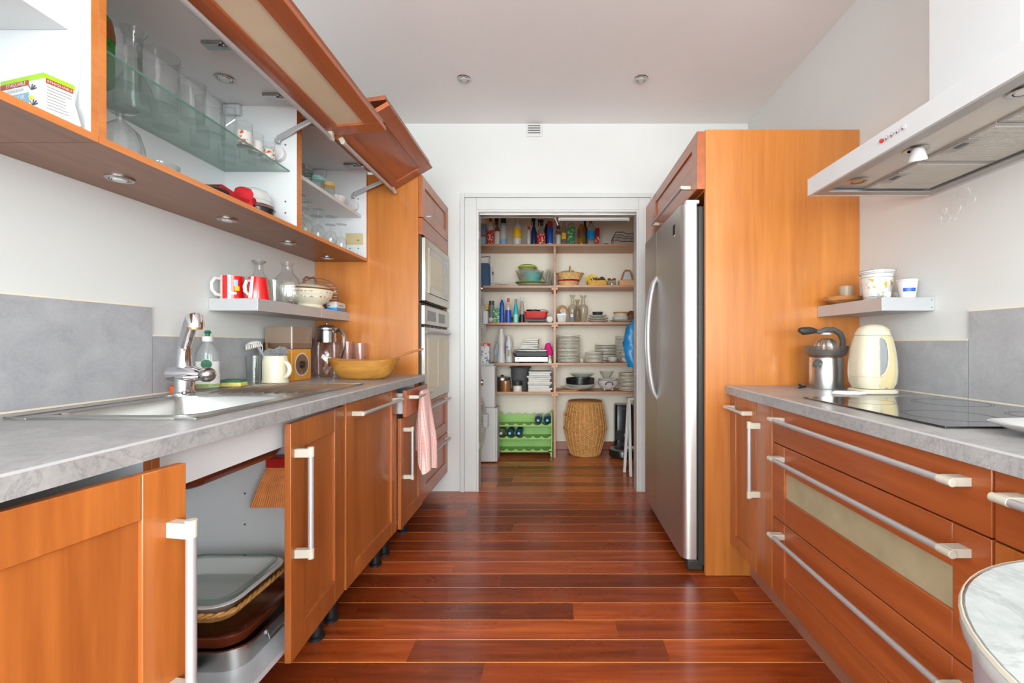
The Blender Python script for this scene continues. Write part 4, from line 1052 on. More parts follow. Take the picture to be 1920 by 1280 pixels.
vessel('glass_tumbler', 'clear glass tumbler hidden behind the cream mug', 'glass', (-1.405, 2.135, ZT + .0005), [('body', [(0, 0), (.030, 0), (.036, .13), (.034, .13), (.028, .006), (0, .006)], 'clear_glass')])
# --- coffee grinder
t = thing('coffee_grinder', 'wooden coffee grinder with smoked plastic hopper', 'grinder', (-1.362, 2.345, ZT + .0005), rz=R(-3), local=True)
gx, gy = .066, .082
MB().box(-gx, gx, -gy, gy, 0, .160).build('wooden_body', 'grinder_wood', t, .003)
MB().box(-gx - .003, gx + .003, -gy - .003, gy + .003, .1605, .188).build('collar', 'smoked_brown', t, .002)
a_, b_ = gx + .003, gy + .003
m = MB().box(-a_, -a_ + .002, -b_, b_, .1885, .268).box(a_ - .002, a_, -b_, b_, .1885, .268).box(-a_ + .002, a_ - .002, -b_, -b_ + .002, .1885, .268).box(-a_ + .002, a_ - .002, b_ - .002, b_, .1885, .268).box(-a_, a_, -b_, b_, .268, .271)
m.build('hopper', 'smoked_glass', t)
MB().box(-gx + .008, gx - .008, -gy + .008, gy - .008, .1886, .205).build('coffee_residue', 'brown', t)
MB().box(gx - .001, gx + .0042, -gy - .0042, -gy + .001, .1605, .272).build('corner_strip', 'light_grey', t)
M = Matrix.Translation((gx + .0002, .0, .080)) @ Matrix.Rotation(R(90), 4, 'Y')
MB().lathe([(.058, 0), (.061, .0015), (.057, .003), (.053, .002)], 32).xf(M).build('dial_ring', 'light_grey', t)
MB().lathe([(0, .0005), (.054, .0005), (.054, .0012), (0, .0012)], 32).xf(M).build('dial_plate', 'smoked_brown', t)
MB().lathe([(0, .0012), (.020, .0012), (.017, .010), (0, .010)], 20).xf(M).build('dial_knob', 'black_plastic', t)
MB().box(gx + .0014, gx + .0025, -.003, .003, .028, .046).build('dial_pointer', 'orange_plastic', t)
# --- cut glass jug with metal collar and handle
t = thing('glass_jug', 'diamond cut glass jug with metal lid and curved handle', 'jug', (-1.295, 2.595, ZT + .0005), local=True); JUG = t
m = MB(); rings = []
prof = [(.042, 0), (.046, .006), (.058, .04), (.063, .08), (.060, .115), (.050, .140), (.040, .152)]
N = 48
for i in range(29):
    u = i / 28 * (len(prof) - 1); k = min(int(u), len(prof) - 2); w_ = u - k
    r = prof[k][0] * (1 - w_) + prof[k + 1][0] * w_; z = prof[k][1] * (1 - w_) + prof[k + 1][1] * w_
    ring = []
    for j in range(N):
        a = 2 * PI * j / N
        cut = max(abs(math.sin(4 * a + z * 55)), 0) * max(abs(math.sin(4 * a - z * 55)), 0)
        ring.append(Vector(((r - .005 * (1 - cut) ** 4) * math.cos(a), (r - .005 * (1 - cut) ** 4) * math.sin(a), z)))
    rings.append(ring)
m.loft(rings, True, False); m.build('glass_body', 'thick_glass', t)
MB().lathe([(.042, .150), (.042, .2), (.046, .205), (.046, .212), (.030, .224), (0, .228)], 32).build('metal_collar', 'dull_chrome', t)
MB().tube([(.040, -.01, .195), (.075, -.02, .205), (.098, -.026, .175), (.096, -.026, .13), (.076, -.02, .08), (.056, -.014, .055)], [.006, .008, .008, .008, .007, .004], 10).build('handle', 'dull_chrome', t)
MB().sphere((0, 0, .232), .007, 12, 6).build('lid_knob', 'dull_chrome', t)
JUG.scale = (1.2, 1.2, 1.30)
# --- pink tinted tumblers
tb = None
for (x, y, h, lb) in ((-1.400, 2.71, 1.12, 'tall rose tinted tumbler in the corner by the tower'), (-1.160, 2.725, .95, 'rose tinted tumbler nearest the aisle by the tower'), (-1.235, 2.725, 1.0, 'rose tinted tumbler second from the aisle by the tower'), (-1.318, 2.735, 1.1, 'rose tinted tumbler behind the cut glass jug')):
    o = vessel('plastic_tumbler', lb, 'tumbler', (x, y, ZT + .0005), [('body', [(0, 0), (.030, 0), (.036, .2), (.034, .2), (.028, .004), (0, .004)], 'pink_glass')], group='rose tinted tumblers by the tower')
    o.scale = (1, 1, h)
# --- dough bowl with spoon
t = thing('wooden_bowl', 'long hand carved yellow wooden bowl at the worktop end', 'bowl', (-1.012, 2.425, ZT + .0005), rz=R(-2), local=True)
def bowl_ring(a, b, z, wob=0.0): return [Vector((a * math.cos(q) * (1 + wob * math.sin(3 * q)), b * math.sin(q), z + .012 * abs(math.cos(q)) ** 3 * (z > .05))) for q in [2 * PI * k / 36 for k in range(36)]]
MB().loft([bowl_ring(.105, .055, 0), bowl_ring(.135, .075, .014), bowl_ring(.168, .092, .055, .01), bowl_ring(.190, .102, .098, .015), bowl_ring(.183, .097, .099, .015), bowl_ring(.156, .08, .055, .01), bowl_ring(.11, .055, .02), bowl_ring(.05, .03, .014)], True, True).build('bowl', 'bowl_wood', t)
t = thing('wooden_spoon', 'wooden spoon resting in the carved bowl', 'spoon', (-1.0, 2.42, ZT + .07))
MB().tube([(-.965, 2.425, ZT + .075), (-.86, 2.42, ZT + .112), (-.76, 2.40, ZT + .142), (-.685, 2.39, ZT + .160)], [.005, .0055, .006, .006], 8).build('handle', 'spoon_wood', t)
MB().sphere((0, 0, 0), .028, 16, 8, .3).xf(Matrix.Translation((-.99, 2.43, ZT + .066)) @ Matrix.Rotation(R(-18), 4, 'Y')).build('spoon_head', 'spoon_wood', t)
# --- floating shelf: mugs, carafes, tureen
ZL = 1.3145
t = thing('red_mug', 'red mug with white stripe and white handle on the left shelf', 'mug', (-1.402, 1.985, ZL), rz=R(0), local=True); t.scale = (1.06, 1.06, 1.06)
MB().lathe([(0, 0), (.041, 0), (.042, .003), (.042, .095), (.039, .095), (.038, .006), (0, .006)], 36).build('body', 'white_ceramic', t)
def band(r, a0, a1, z0, z1, n=16): return MB().loft([[Vector((r * math.cos(R(a0 + (a1 - a0) * k / n)), r * math.sin(R(a0 + (a1 - a0) * k / n)), z)) for k in range(n + 1)] for z in (z0, z1)], False, False, closed=False)
band(.0424, -105, 20, .001, .0945).build('red_print', 'red_glaze', t)
band(.0427, -76, -66, .001, .0945, 4).build('white_stripe', 'white_ceramic', t)
band(.0427, -48, -28, .052, .078, 6).build('cartoon_print', 'sky_blue', t)
band(.0428, -44, -20, .034, .052, 6).build('cartoon_print', 'yellow', t)
band(.0428, -62, -34, .018, .028, 6).build('caption_print', 'white_ceramic', t)
MB().tube([(-.038, -.012, .080), (-.062, -.020, .080), (-.074, -.024, .060), (-.072, -.023, .034), (-.058, -.018, .016), (-.038, -.012, .014)], .007, 12).xf(Matrix.Rotation(R(48), 4, 'Z')).build('handle', 'white_ceramic', t)
t = thing('red_mug', 'red cone shaped mug with its white handle turned forward', 'mug', (-1.303, 2.003, ZL), local=True); t.scale = (.94, .94, 1.05)
MB().lathe([(0, 0), (.052, 0), (.053, .004), (.036, .094), (.033, .094), (.048, .006), (0, .006)], 36).build('body', 'red_glaze', t)
m = MB(); n = 6
m.loft([[Vector((r * math.cos(R(-100 + 20 * k / n)), r * math.sin(R(-100 + 20 * k / n)), z)) for k in range(n + 1)] for r, z in ((.0534, .004), (.0366, .0935))], False, False, closed=False)
m.build('white_stripe', 'white_ceramic', t)
MB().tube([(-.008, -.036, .078), (-.012, -.058, .072), (-.014, -.068, .05), (-.013, -.066, .03), (-.010, -.052, .018)], [.005, .007, .008, .008, .006], 10).build('handle', 'white_ceramic', t)
car = [(0, 0), (.052, 0), (.055, .008), (.055, .075), (.050, .10), (.030, .122), (.022, .135), (.021, .165), (.031, .172), (.031, .178), (.027, .178), (.018, .166)]
vessel('carafe', 'clear glass carafe at the back of the left shelf', 'carafe', (-1.405, 2.17, ZL), [('body', [(r * .85, z * 1.12) for r, z in car], 'clear_glass'), ('stopper_rim', [(.0265, .193), (.029, .197), (.029, .202), (.02, .202)], 'grey_glass')])
t = thing('square_carafe', 'square shouldered glass carafe in front on the left shelf', 'carafe', (-1.318, 2.252, ZL), rz=R(25), local=True); t.scale = (1.05, 1.05, 1.17)
MB().loft([rrect(.095, .095, .022, 6, 0), rrect(.105, .105, .024, 6, .01), rrect(.105, .105, .024, 6, .09), rrect(.095, .095, .03, 6, .11), rrect(.06, .06, .025, 6, .13), rrect(.046, .046, .0228, 6, .142), rrect(.044, .044, .0218, 6, .165), rrect(.060, .060, .029, 6, .172), rrect(.060, .060, .029, 6, .180)], True, False).build('body', 'thick_glass', t)
MB().loft([rrect(.1055, .1055, .024, 6, .012), rrect(.1055, .1055, .024, 6, .014)], False, False).build('base_ring', 'grey_glass', t)
vessel('glass_tumbler', 'clear tumbler between the cone mug and the square carafe', 'glass', (-1.295, 2.112, ZL), [('body', [(0, 0), (.036, 0), (.042, .1), (.040, .1), (.034, .006), (0, .006)], 'clear_glass')])
t = thing('tureen', 'cream oval tureen with painted flowers on the left shelf', 'tureen', (-1.325, 2.475, ZL), rz=R(62), local=True); t.scale = (1.04, 1.04, 1.12)
TS = .82
MB().lathe([(0, 0), (.070, 0), (.072, .006), (.062, .018), (.085, .030), (.112, .060), (.118, .088), (.112, .092), (0, .092)], 40, sx=1.0, sy=TS).build('body', 'cream_ceramic', t)
MB().lathe([(.105, .048), (.1165, .078)], 40, sx=1.003, sy=TS * 1.003).build('flower_band', 'floral_grey', t)
MB().lathe([(.119, .089), (.121, .092), (.118, .095), (.112, .094)], 40, sx=1.0, sy=TS).build('brown_line', 'brown', t)
MB().lathe([(.114, .094), (.095, .106), (.055, .116), (.02, .120), (0, .121)], 40, sx=1.0, sy=TS).build('lid', 'cream_ceramic', t)
MB().tube([(-.03, 0, .119), (-.034, 0, .136), (-.02, 0, .150), (0, 0, .146), (.02, 0, .152), (.034, 0, .136), (.03, 0, .119)], .0055, 8).build('lid_handle', 'brown', t)
for s in (-1, 1): MB().tube([(s * .108, -.02, .088), (s * .132, -.016, .092), (s * .138, 0, .088), (s * .132, .016, .092), (s * .108, .02, .088)], .006, 8).build('side_handle', 'cream_ceramic', t)
t = thing('wire_rack', 'round wire cooling rack leaning behind the tureen', 'rack', (-1.345, 2.625, ZL))
cxr, cyr, czr, rr = -1.345, 2.598, ZL + .098, .115
Mr = Matrix.Translation((cxr, cyr, czr)) @ Matrix.Rotation(R(28), 4, 'Z') @ Matrix.Rotation(R(80), 4, 'X')
m = MB().tube([(rr * math.cos(2 * PI * k / 36) * .9, rr * math.sin(2 * PI * k / 36) * .75, 0) for k in range(36)], .0022, 6, closed=True)
m.xf(Mr).build('rim_wire', 'dark_grey', t)
for k in range(-4, 5):
    q = math.sqrt(max(0, 1 - (k / 5.0) ** 2)); MB().cyl((-rr * .9 * q, rr * .75 * k / 5, 0), (rr * .9 * q, rr * .75 * k / 5, 0), .0014, 6).xf(Mr).build('cross_wire', 'dull_chrome', t)
t = thing('chopping_board_stack', 'small stack of dark wooden boards at the shelf end', 'boards', (-1.385, 2.68, ZL))
for i, (dz, a) in enumerate(((0, 0), (.020, 6), (.04, -4), (.06, 3))):
    MB().obox((-1.385, 2.708, ZL + .011 + dz), (.12, .10, .018), Matrix.Rotation(R(a), 3, 'Z')).build('board', 'olive_wood' if i % 2 else 'dark_cherry', t, .004)
t = thing('paper_packet', 'pale blue and white packet lying at the end of the left shelf', 'packet', (-1.285, 2.69, ZL), rz=R(6), local=True)
MB().box(-.030, .030, -.075, .075, .014, .052).build('packet', 'white_plastic', t, .008)
MB().box(-.031, .031, -.075, .075, 0, .0138).build('blue_side', 'bright_blue', t, .004)
MB().box(.0302, .0308, -.04, .03, .028, .034).build('print_line', 'slate_blue', t)
# --- under the sink
ZI = .1685
t = thing('roasting_tin', 'stainless roasting tin at the bottom of the dish pile', 'tin', (-1.13, 1.50, ZI), local=True)
def tray(t, name, mat, w0, d0, w1, d1, z0, z1, r, th=.004, rim=.012):
    MB().loft([rrect(w0, d0, r * .8, 7, z0), rrect(w1, d1, r, 7, z1 - .003), rrect(w1 + rim, d1 + rim, r + rim / 2, 7, z1 - .002), rrect(w1 + rim, d1 + rim, r + rim / 2, 7, z1), rrect(w1 - th, d1 - th, r, 7, z1), rrect(w0 - th, d0 - th, r * .8, 7, z0 + th)], True, True).build(name, mat, t)
tray(t, 'body', 'stainless', .44, .36, .45, .37, 0, .062, .075)
for s in (1,):
    MB().tube([(.226, -.06, .046), (.232, -.06, .020), (.232, .06, .020), (.226, .06, .046)], .003, 8).build('handle', 'chrome', t)
    for yy in (-.06, .06): MB().box(.2205, .2285, yy - .008, yy + .008, .040, .052).build('handle_clip', 'chrome', t)
t = thing('baking_pan', 'copper brown baking pan with glass lid in the dish pile', 'pan', (-1.13, 1.50, ZI + .0625), local=True)
tray(t, 'pan', 'copper_brown', .40, .34, .44, .375, 0, .042, .075)
MB().loft([rrect(.44, .375, .075, 7, .0425), rrect(.452, .387, .078, 7, .044), rrect(.452, .387, .078, 7, .049), rrect(.39, .33, .06, 7, .053), rrect(.38, .32, .06, 7, .053)], False, True).build('glass_lid', 'dish_glass', t)
t = thing('basket_tray', 'low woven wicker tray under the white oven dish', 'basket', (-1.15, 1.51, ZI + .116), local=True)
def woven_rect(w0, d0, w1, d1, z0, z1, r, rows, amp):
    rings = []; n = 9
    for i in range(rows * 2 + 1):
        u = i / (rows * 2); ring = rrect(w0 + (w1 - w0) * u, d0 + (d1 - d0) * u, r, n * 2, z0 + (z1 - z0) * u)
        full = []
        for k in range(len(ring)):
            a, b = ring[k], ring[(k + 1) % len(ring)]; q = max(1, int((b - a).length / .006))
            full += [a + (b - a) * j / q for j in range(q)]
        if rings: 
            L0 = len(rings[0]); full = [full[int(j * len(full) / L0)] for j in range(L0)]
        c_ = Vector((0, 0, 0))
        bul = 1.0 if i % 2 else .3
        rings.append([p + Vector((p.x, p.y, 0)).normalized() * amp * bul * math.sin(j * PI / 2 + PI * (i // 2)) for j, p in enumerate(full)])
    return MB().loft(rings, True, False)
woven_rect(.33, .29, .385, .345, 0, .036, .05, 7, .0022).build('weave', 'wicker', t)
pr = rrect(.388, .348, .055, 12, .037); m = MB()
for ph in (0, PI):
    full = []
    for k in range(len(pr)):
        a, b = pr[k], pr[(k + 1) % len(pr)]; q = max(1, int((b - a).length / .007))
        full += [a + (b - a) * j / q for j in range(q)]
    m.tube([p + Vector((p.x, p.y, 0)).normalized() * .004 * math.cos(j * .9 + ph) + Vector((0, 0, .004 * math.sin(j * .9 + ph))) for j, p in enumerate(full)], .0045, 6, closed=True)
m.build('braided_rim', 'wicker', t)
t = thing('oven_dish', 'white oven dish inside the wicker tray', 'dish', (-1.15, 1.51, ZI + .124), local=True)
tray(t, 'body', 'lifted_white_ceramic', .28, .24, .35, .31, 0, .046, .06, .006, .022)
t = thing('glass_dish', 'clear glass baking dish nested in the white oven dish', 'dish', (-1.15, 1.51, ZI + .132), local=True)
tray(t, 'body', 'dish_glass', .26, .22, .325, .285, 0, .052, .055, .005, .016)
MB().loft([rrect(.338, .298, .063, 7, .052), rrect(.341, .301, .063, 7, .0535), rrect(.338, .298, .063, 7, .055)], False, False).build('rim', 'shelf_glass_edge', t)
vessel('sink_plug', 'black rubber plug lying at the front of the silver cabinet shelf', 'plug', (-1.045, 1.268, ZI + .0005), [('plug', [(0, 0), (.034, 0), (.036, .006), (.030, .014), (.010, .016), (.010, .024), (0, .024)], 'rubber_black')])
t = thing('hand_brush', 'orange bristled hand brush with red stock under the sink', 'brush', (-1.0, 1.725, .48))
bx, by = -1.005, 1.725
MB().box(bx - .075, bx + .075, by - .022, by + .022, .655, .695).build('stock', 'red_plastic', t, .006)
m = MB()
for i in range(26):
    for j in range(4):
        u = -.068 + .136 * i / 25; v = -.018 + .036 * j / 3
        m.tube([(bx + u, by + v, .657), (bx + u * 1.3 - .012, by + v * 1.2, .58), (bx + u * 1.55 - .02, by + v * 1.3, .51)], [.0035, .0042, .0045], 5)
o_ = m.build('bristles', 'orange_bristle', t); o_['kind'] = 'stuff'
MB().tube([(bx + .03, by - .03, .67), (bx + .045, by - .034, .60), (bx + .05, by - .034, .52), (bx + .05, by - .034, .48)], [.010, .012, .014, .010], 10).build('handle', 'red_plastic', t)
MB().box(bx - .02, bx + .02, by + .022, by + .043, .68, .80).build('hook', 'white_plastic', t)
MB().box(-1.32, -.87, 1.725, 1.740, .80, .812).build('hanging_rail', 'white_melamine', c2)
# --- near wall cabinet: tea box
th_ = R(-15); bw, bd, bh = .150, .056, .100
C_ = Vector((-1.168, 1.042)); off = Matrix.Rotation(th_, 2) @ Vector((bw / 2, -bd / 2))
t = thing('tea_box', 'white and green tea carton standing in the nearest wall cabinet', 'box', (C_.x - off.x, C_.y - off.y, ZB + .0195), rz=th_, local=True)
N_, S_ = -bd / 2, bw / 2                                   # near face plane, right side plane
MB().box(-bw / 2, bw / 2, -bd / 2, bd / 2, 0, bh).build('carton', 'white_plastic', t)
MB().box(-bw / 2, bw / 2, N_ - .0006, N_, .088, bh + .0004).build('green_top', 'tea_green', t)
MB().box(S_, S_ + .0006, N_, bd / 2, .088, bh + .0004).build('green_top', 'tea_green', t)
MB().box(-bw / 2, bw / 2 - .050, N_ - .001, N_, .079, .0905).build('red_band', 'tea_red', t)
MB().box(S_, S_ + .001, N_ + .004, bd / 2 - .003, .079, .090).build('red_band', 'tea_red', t)
MB().box(-bw / 2, bw / 2 - .050, N_ - .001, N_, .022, .062).build('blue_panel', 'tea_blue', t)
text('ETHIQUABLE', .0120, lambda u, v: (bw / 2 - .128 + u, N_ - .0016, .0805 + v), 'white_plastic', t)
text('ETHIQUABLE', .0078, lambda u, v: (S_ + .0016, N_ + .0055 + u, .0815 + v), 'white_plastic', t)
text('CE QUE JE BOIS', .0085, lambda u, v: (bw / 2 - .125 + u, N_ - .0016, .068 + v), 'mid_grey', t)
text('TH\u00c9 NOIR', .0145, lambda u, v: (bw / 2 - .128 + u, N_ - .0016, .048 + v), 'white_plastic', t)
text('EARL GREY', .0145, lambda u, v: (bw / 2 - .132 + u, N_ - .0016, .033 + v), 'white_plastic', t)
for i in range(8): MB().box(S_, S_ + .0012, N_ + .006, bd / 2 - .006 - .012 * (i % 3 == 2), .071 - i * .007, .0722 - i * .007).build('print_line', 'mid_grey', t)
for (x_, z_) in ((bw / 2 - .040, .066), (bw / 2 - .036, .030)):
    m = MB()
    for a in (10, 40, 75, 120): m.tube([(x_, N_ - .001, z_), (x_ + .018 * math.cos(R(a)), N_ - .001, z_ + .013 * math.sin(R(a)))], [.0006, .0014], 4)
    m.build('leaf_print', 'ink', t)
MB().sphere((bw / 2 - .040, N_, .048), .005, 10, 6).build('fruit_print', 'yellow', t)
single(MB().obox((-1.165, 1.085, ZB + .045), (.05, .004, .05), Matrix.Rotation(R(18), 3, 'X') @ Matrix.Rotation(R(20), 3, 'Z')), 'paper_sachet', 'light_grey', 'flat silver sachet leaning beside the tea carton', 'sachet', bevel=.001)
# --- glass shelf
ZG = 1.8865
t = thing('green_bottle', 'green glass bottle at the near end of the glass shelf', 'bottle', (-1.36, 1.335, ZG), local=True)
MB().loft([rrect(.085, .085, .03, 6, 0), rrect(.095, .095, .032, 6, .01), rrect(.095, .095, .032, 6, .15), rrect(.085, .085, .03, 6, .20), rrect(.05, .05, .022, 6, .225)], True, True).build('body', 'green_glass', t)
MB().loft([rrect(.097, .097, .033, 6, .135), rrect(.097, .097, .033, 6, .155), rrect(.088, .088, .03, 6, .19), rrect(.052, .052, .022, 6, .208)], False, True).build('dark_shoulder', 'brown', t)
def tumbler(label, x, y, r0, r1, h, mat='clear_glass', ribs=0, z=None, name='drinking_glass', grp=None):
    t = thing(name, label, 'glass', (x, y, ZG if z is None else z), local=True, group=grp)
    m = MB(); N = 36; rings = []
    for (r, zz) in [(r0 * .2, .004), (r0 * .9, .003), (r0, 0), (r0, .004)] + [(r0 + (r1 - r0) * k / 10, .004 + (h - .004) * k / 10) for k in range(1, 11)]:
        rings.append([Vector((r * (1 + (.035 * math.cos(ribs * a + zz * 130) if ribs and .3 < zz / h < .95 else 0)) * math.cos(a), r * (1 + (.035 * math.cos(ribs * a - zz * 130) if ribs and .3 < zz / h < .95 else 0)) * math.sin(a), zz)) for a in [2 * PI * k / N for k in range(N)]])
    m.loft(rings, True, False); m.build('body', mat, t)
    MB().lathe([(r1, h - .001), (r1 + .0012, h), (r1, h + .001), (r1 - .0012, h)], 28).build('rim', 'thick_glass', t)
    return t
tumbler('cut pattern tumbler next to the green bottle on the glass shelf', -1.27, 1.35, .036, .038, .105, 'thick_glass', 14)
vessel('carafe', 'tall flared clear carafe on the glass shelf', 'carafe', (-1.385, 1.50, ZG), [('body', [(0, .004), (.045, 0), (.050, .02), (.048, .08), (.026, .12), (.021, .17), (.024, .24), (.038, .265), (.036, .265), (.022, .24)], 'thick_glass')])
tumbler('large clear ribbed glass pitcher on the glass shelf', -1.272, 1.468, .048, .054, .165, 'thick_glass', 10)
tumbler('tall beaded tumbler on the glass shelf', -1.245, 1.57, .034, .038, .132, 'thick_glass', 18)
t = tumbler('clear glass milk jug on the glass shelf', -1.258, 1.672, .044, .048, .125, 'thick_glass', name='glass_milk_jug')
MB().tube([(.046, .01, .112), (.072, .02, .11), (.076, .02, .07), (.046, .01, .04)], .005, 8).build('handle', 'thick_glass', t)
tumbler('small plain glass between milk jug and painted tumblers', -1.268, 1.772, .022, .026, .125, 'thick_glass')
tumbler('wide clear tumbler at the back of the glass shelf', -1.38, 1.62, .038, .042, .09, 'thick_glass')
for i, (x, y, h_) in enumerate(((-1.222, 1.80, .105), (-1.222, 1.868, .092), (-1.215, 1.933, .082))):
    t = tumbler(['first tumbler painted with orange flowers on the glass shelf', 'second tumbler painted with orange flowers on the glass shelf', 'last tumbler painted with orange flowers by the lift arm'][i], x, y, .026, .028, h_, grp='flower painted tumblers')
    MB().lathe([(.0268, .014), (.0284, h_ * .66)], 28).build('flower_print', 'floral_orange', t)
for i, (x, y, lb) in enumerate(((-1.315, 1.86, 'clear tumbler behind the first flower painted tumbler'), (-1.30, 1.935, 'clear tumbler behind the last flower painted tumbler'), (-1.385, 1.93, 'clear tumbler in the back corner of the glass shelf'), (-1.375, 1.77, 'clear tumbler behind the milk jug on the glass shelf'))):
    tumbler(lb, x, y, .030, .032, .075, 'thick_glass')
# --- floor of the middle wall cabinet
ZD = ZB + .0195
t = thing('glass_compote', 'ribbed glass compote turned upside down in the middle cabinet', 'compote', (-1.205, 1.265, ZD), local=True)
m = MB(); N = 48
m.loft([[Vector((r * (1 + .04 * math.cos(12 * a)) * math.cos(a), r * (1 + .04 * math.cos(12 * a)) * math.sin(a), z)) for a in [2 * PI * k / N for k in range(N)]] for r, z in ((.055, 0), (.052, .03), (.040, .07), (.02, .09), (.009, .10))], False, False)
m.build('bowl', 'thick_glass', t)
MB().lathe([(.009, .10), (.008, .118), (.012, .124), (.036, .130), (.040, .134), (.0, .136)], 32).build('foot', 'thick_glass', t)
vessel('glass_bowl', 'small clear glass bowl in the middle wall cabinet', 'bowl', (-1.235, 1.43, ZD), [('body', [(0, 0), (.032, 0), (.048, .03), (.05, .04), (.047, .04), (.03, .004)], 'thick_glass')])
vessel('dark_saucer', 'flat dark saucer in the middle wall cabinet', 'plate', (-1.21, 1.585, ZD), [('body', [(0, 0), (.04, 0), (.066, .014), (.067, .017), (.04, .006), (0, .005)], 'dark_gasket')])
t = thing('oven_mitt', 'red fabric oven mitt folded in the middle wall cabinet', 'mitt', (-1.20, 1.70, ZD))
m = MB()
m.loft([[Vector((-1.165 - .05 * (1 - abs(v)) + dx, yy + .02 * v, ZD + zz + .018 * (1 - v * v) )) for v, dx in ((-1, 0), (-.5, .03), (0, .05), (.5, .03), (1, 0), (.5, -.03), (0, -.05), (-.5, -.03))] for yy, zz in ((1.60, .022), (1.65, .016), (1.70, .010), (1.74, .012), (1.765, .03))], True, True)
m.build('cuff', 'red_fabric', t)
MB().loft([[Vector((-1.19 + a * .034 * sx_, 1.735 + .01 * sx_ + b * .020 * sx_, ZD + zz)) for a, b in ((1, 0), (.7, .7), (0, 1), (-.7, .7), (-1, 0), (-.7, -.7), (0, -1), (.7, -.7))] for zz, sx_ in ((.006, 1.1), (.03, 1.0), (.055, 1.15), (.072, .9), (.078, .4))], True, True).build('thumb', 'red_fabric', t)
fp = vessel('frying_pan', 'black round pan in front of the striped plates', 'pan', (-1.212, 1.86, ZD), [('pan', [(0, 0), (.058, 0), (.064, .028), (.066, .029), (.061, .029), (.056, .004), (0, .004)], 'black_plastic')])
pl = vessel('striped_plate', 'red and black rimmed plate stacked beside the pan', 'plate', (-1.262, 1.925, ZD), [('plate', [(0, 0), (.04, 0), (.066, .008), (.067, .010), (.04, .004), (0, .004)], 'white_ceramic'), ('red_rim', [(.0660, .0076), (.0678, .0086), (.0678, .0104), (.066, .0106)], 'deep_red')], group='striped plates in the middle wall cabinet')
pl['label'] = 'red and black rimmed plate beside the pan, bottom of its stack'
for i in range(1, 6): dup(pl, (-1.262, 1.925, ZD + .0105 * i), None, 'red and black rimmed plate beside the pan, %s in its stack' % ORD[i])
bo = vessel('porcelain_bowl', 'pale green white bowl turned over on the striped plates', 'bowl', (-1.262, 1.925, ZD + .0642), [('bowl', [(.058, 0), (.060, .002), (.056, .026), (.042, .046), (.024, .054), (0, .055)], 'white_ceramic')], group='upturned bowls on the striped plates')
bo['label'] = 'lower pale bowl turned over on the striped plates'
dup(bo, (-1.262, 1.925, ZD + .0642 + .016), None, 'upper pale bowl turned over on the striped plates')
# --- far wall cabinet: jars above, wine glasses below
ZJ = 1.9035
for i, (x, y, c, lb) in enumerate(((-1.26, 2.12, 'green', 'jar with dark green rim at the near end of the far cabinet'), (-1.235, 2.19, 'brown', 'jar with brown rim on the far cabinet shelf'), (-1.245, 2.275, 'dark_green', 'jar with sea green rim on the far cabinet shelf'), (-1.225, 2.36, 'pale_teal', 'jar with teal rim on the far cabinet shelf'), (-1.215, 2.45, 'yellow', 'jar with yellow rim on the far cabinet shelf'))):
    t = thing('drinking_jar', lb, 'jar', (x, y, ZJ), local=True)
    MB().lathe([(0, .003), (.030, 0), (.033, .004), (.034, .07), (.034, .082)], 28).build('body', 'thick_glass', t)
    for k in range(3): MB().lathe([(.0342, .064 + .007 * k), (.0358, .066 + .007 * k), (.0342, .068 + .007 * k)], 28).build('coloured_ring', c, t)
t = vessel('porcelain_bowl', 'small white bowl at the end of the far cabinet shelf', 'bowl', (-1.215, 2.555, ZJ), [('bowl', [(0, 0), (.026, 0), (.046, .03), (.05, .042), (.047, .042), (.024, .004)], 'white_ceramic')])
MB().lathe([(.0475, .030), (.0493, .036)], 24).build('flower_print', 'floral_orange', t)
wg = thing('wine_glass', 'upside down wine glass on the floor of the far wall cabinet', 'wine glass', (-1.18, 2.10, ZD), local=True, group='upturned wine glasses in the far wall cabinet')
MB().lathe([(.028, 0), (.034, .03), (.034, .05), (.024, .075), (.006, .088)], 24).build('bowl', 'clear_glass', wg)
MB().lathe([(.006, .088), (.0035, .10), (.0035, .150), (.007, .160), (.032, .164), (.033, .166), (0, .168)], 24).build('stem_and_foot', 'thick_glass', wg)
wg['label'] = 'upside down wine glass nearest the divider, front row'
for i, (x, y, s) in enumerate(((-1.20, 2.20, 1), (-1.27, 2.16, 1), (-1.19, 2.30, .95), (-1.26, 2.28, .95), (-1.18, 2.41, .92), (-1.25, 2.40, .92), (-1.175, 2.52, .85), (-1.24, 2.53, .85))):
    o = dup(wg, (x, y, ZD), None, 'upside down wine glass, %s from the divider in the %s row' % (('second', 'first', 'third', 'second', 'fourth', 'third', 'fifth', 'fourth')[i], ('front', 'back')[i % 2])); o.scale = (s, s, s)
# ================================================================== PANTRY
SY0, SY1 = 4.48, 4.845                              # shelf front, back
SZ = [2.107, 1.698, 1.333, .934, .650]              # shelf tops
t = thing('pantry_shelving', 'brown board shelving filling the pantry back wall', 'shelving', (-.2, 4.66, 0))
px0, px1, dv = -.95, PX1 - .002, wx(1040, SY0)
MB().box(px0, px1, SY0, SY1, SZ[0] - .022, SZ[0]).build('top_shelf', 'pantry_board', t, .001)
MB().box(dv - .011, dv + .011, SY0, SY1, 0.001, SZ[0] - .0225).build('divider', 'pantry_board', t, .001)
for i, z in enumerate(SZ[1:]):
    MB().box(px0, dv - .0112, SY0 + .004, SY1, z - .022, z).build('shelf_board', 'pantry_board', t, .001)
    MB().box(dv + .0112, px1, SY0 + .004, SY1, z - .022 + .004, z + .004).build('shelf_board', 'pantry_board', t, .001)
    MB().box(dv + .0112, dv + .030, SY0 + .012, SY1, z - .040, z - .0185).build('batten', 'pale_batten', t)
    MB().box(dv - .030, dv - .0112, SY0 + .012, SY1, z - .044, z - .0225).build('batten', 'pale_batten', t)
YI = 4.60
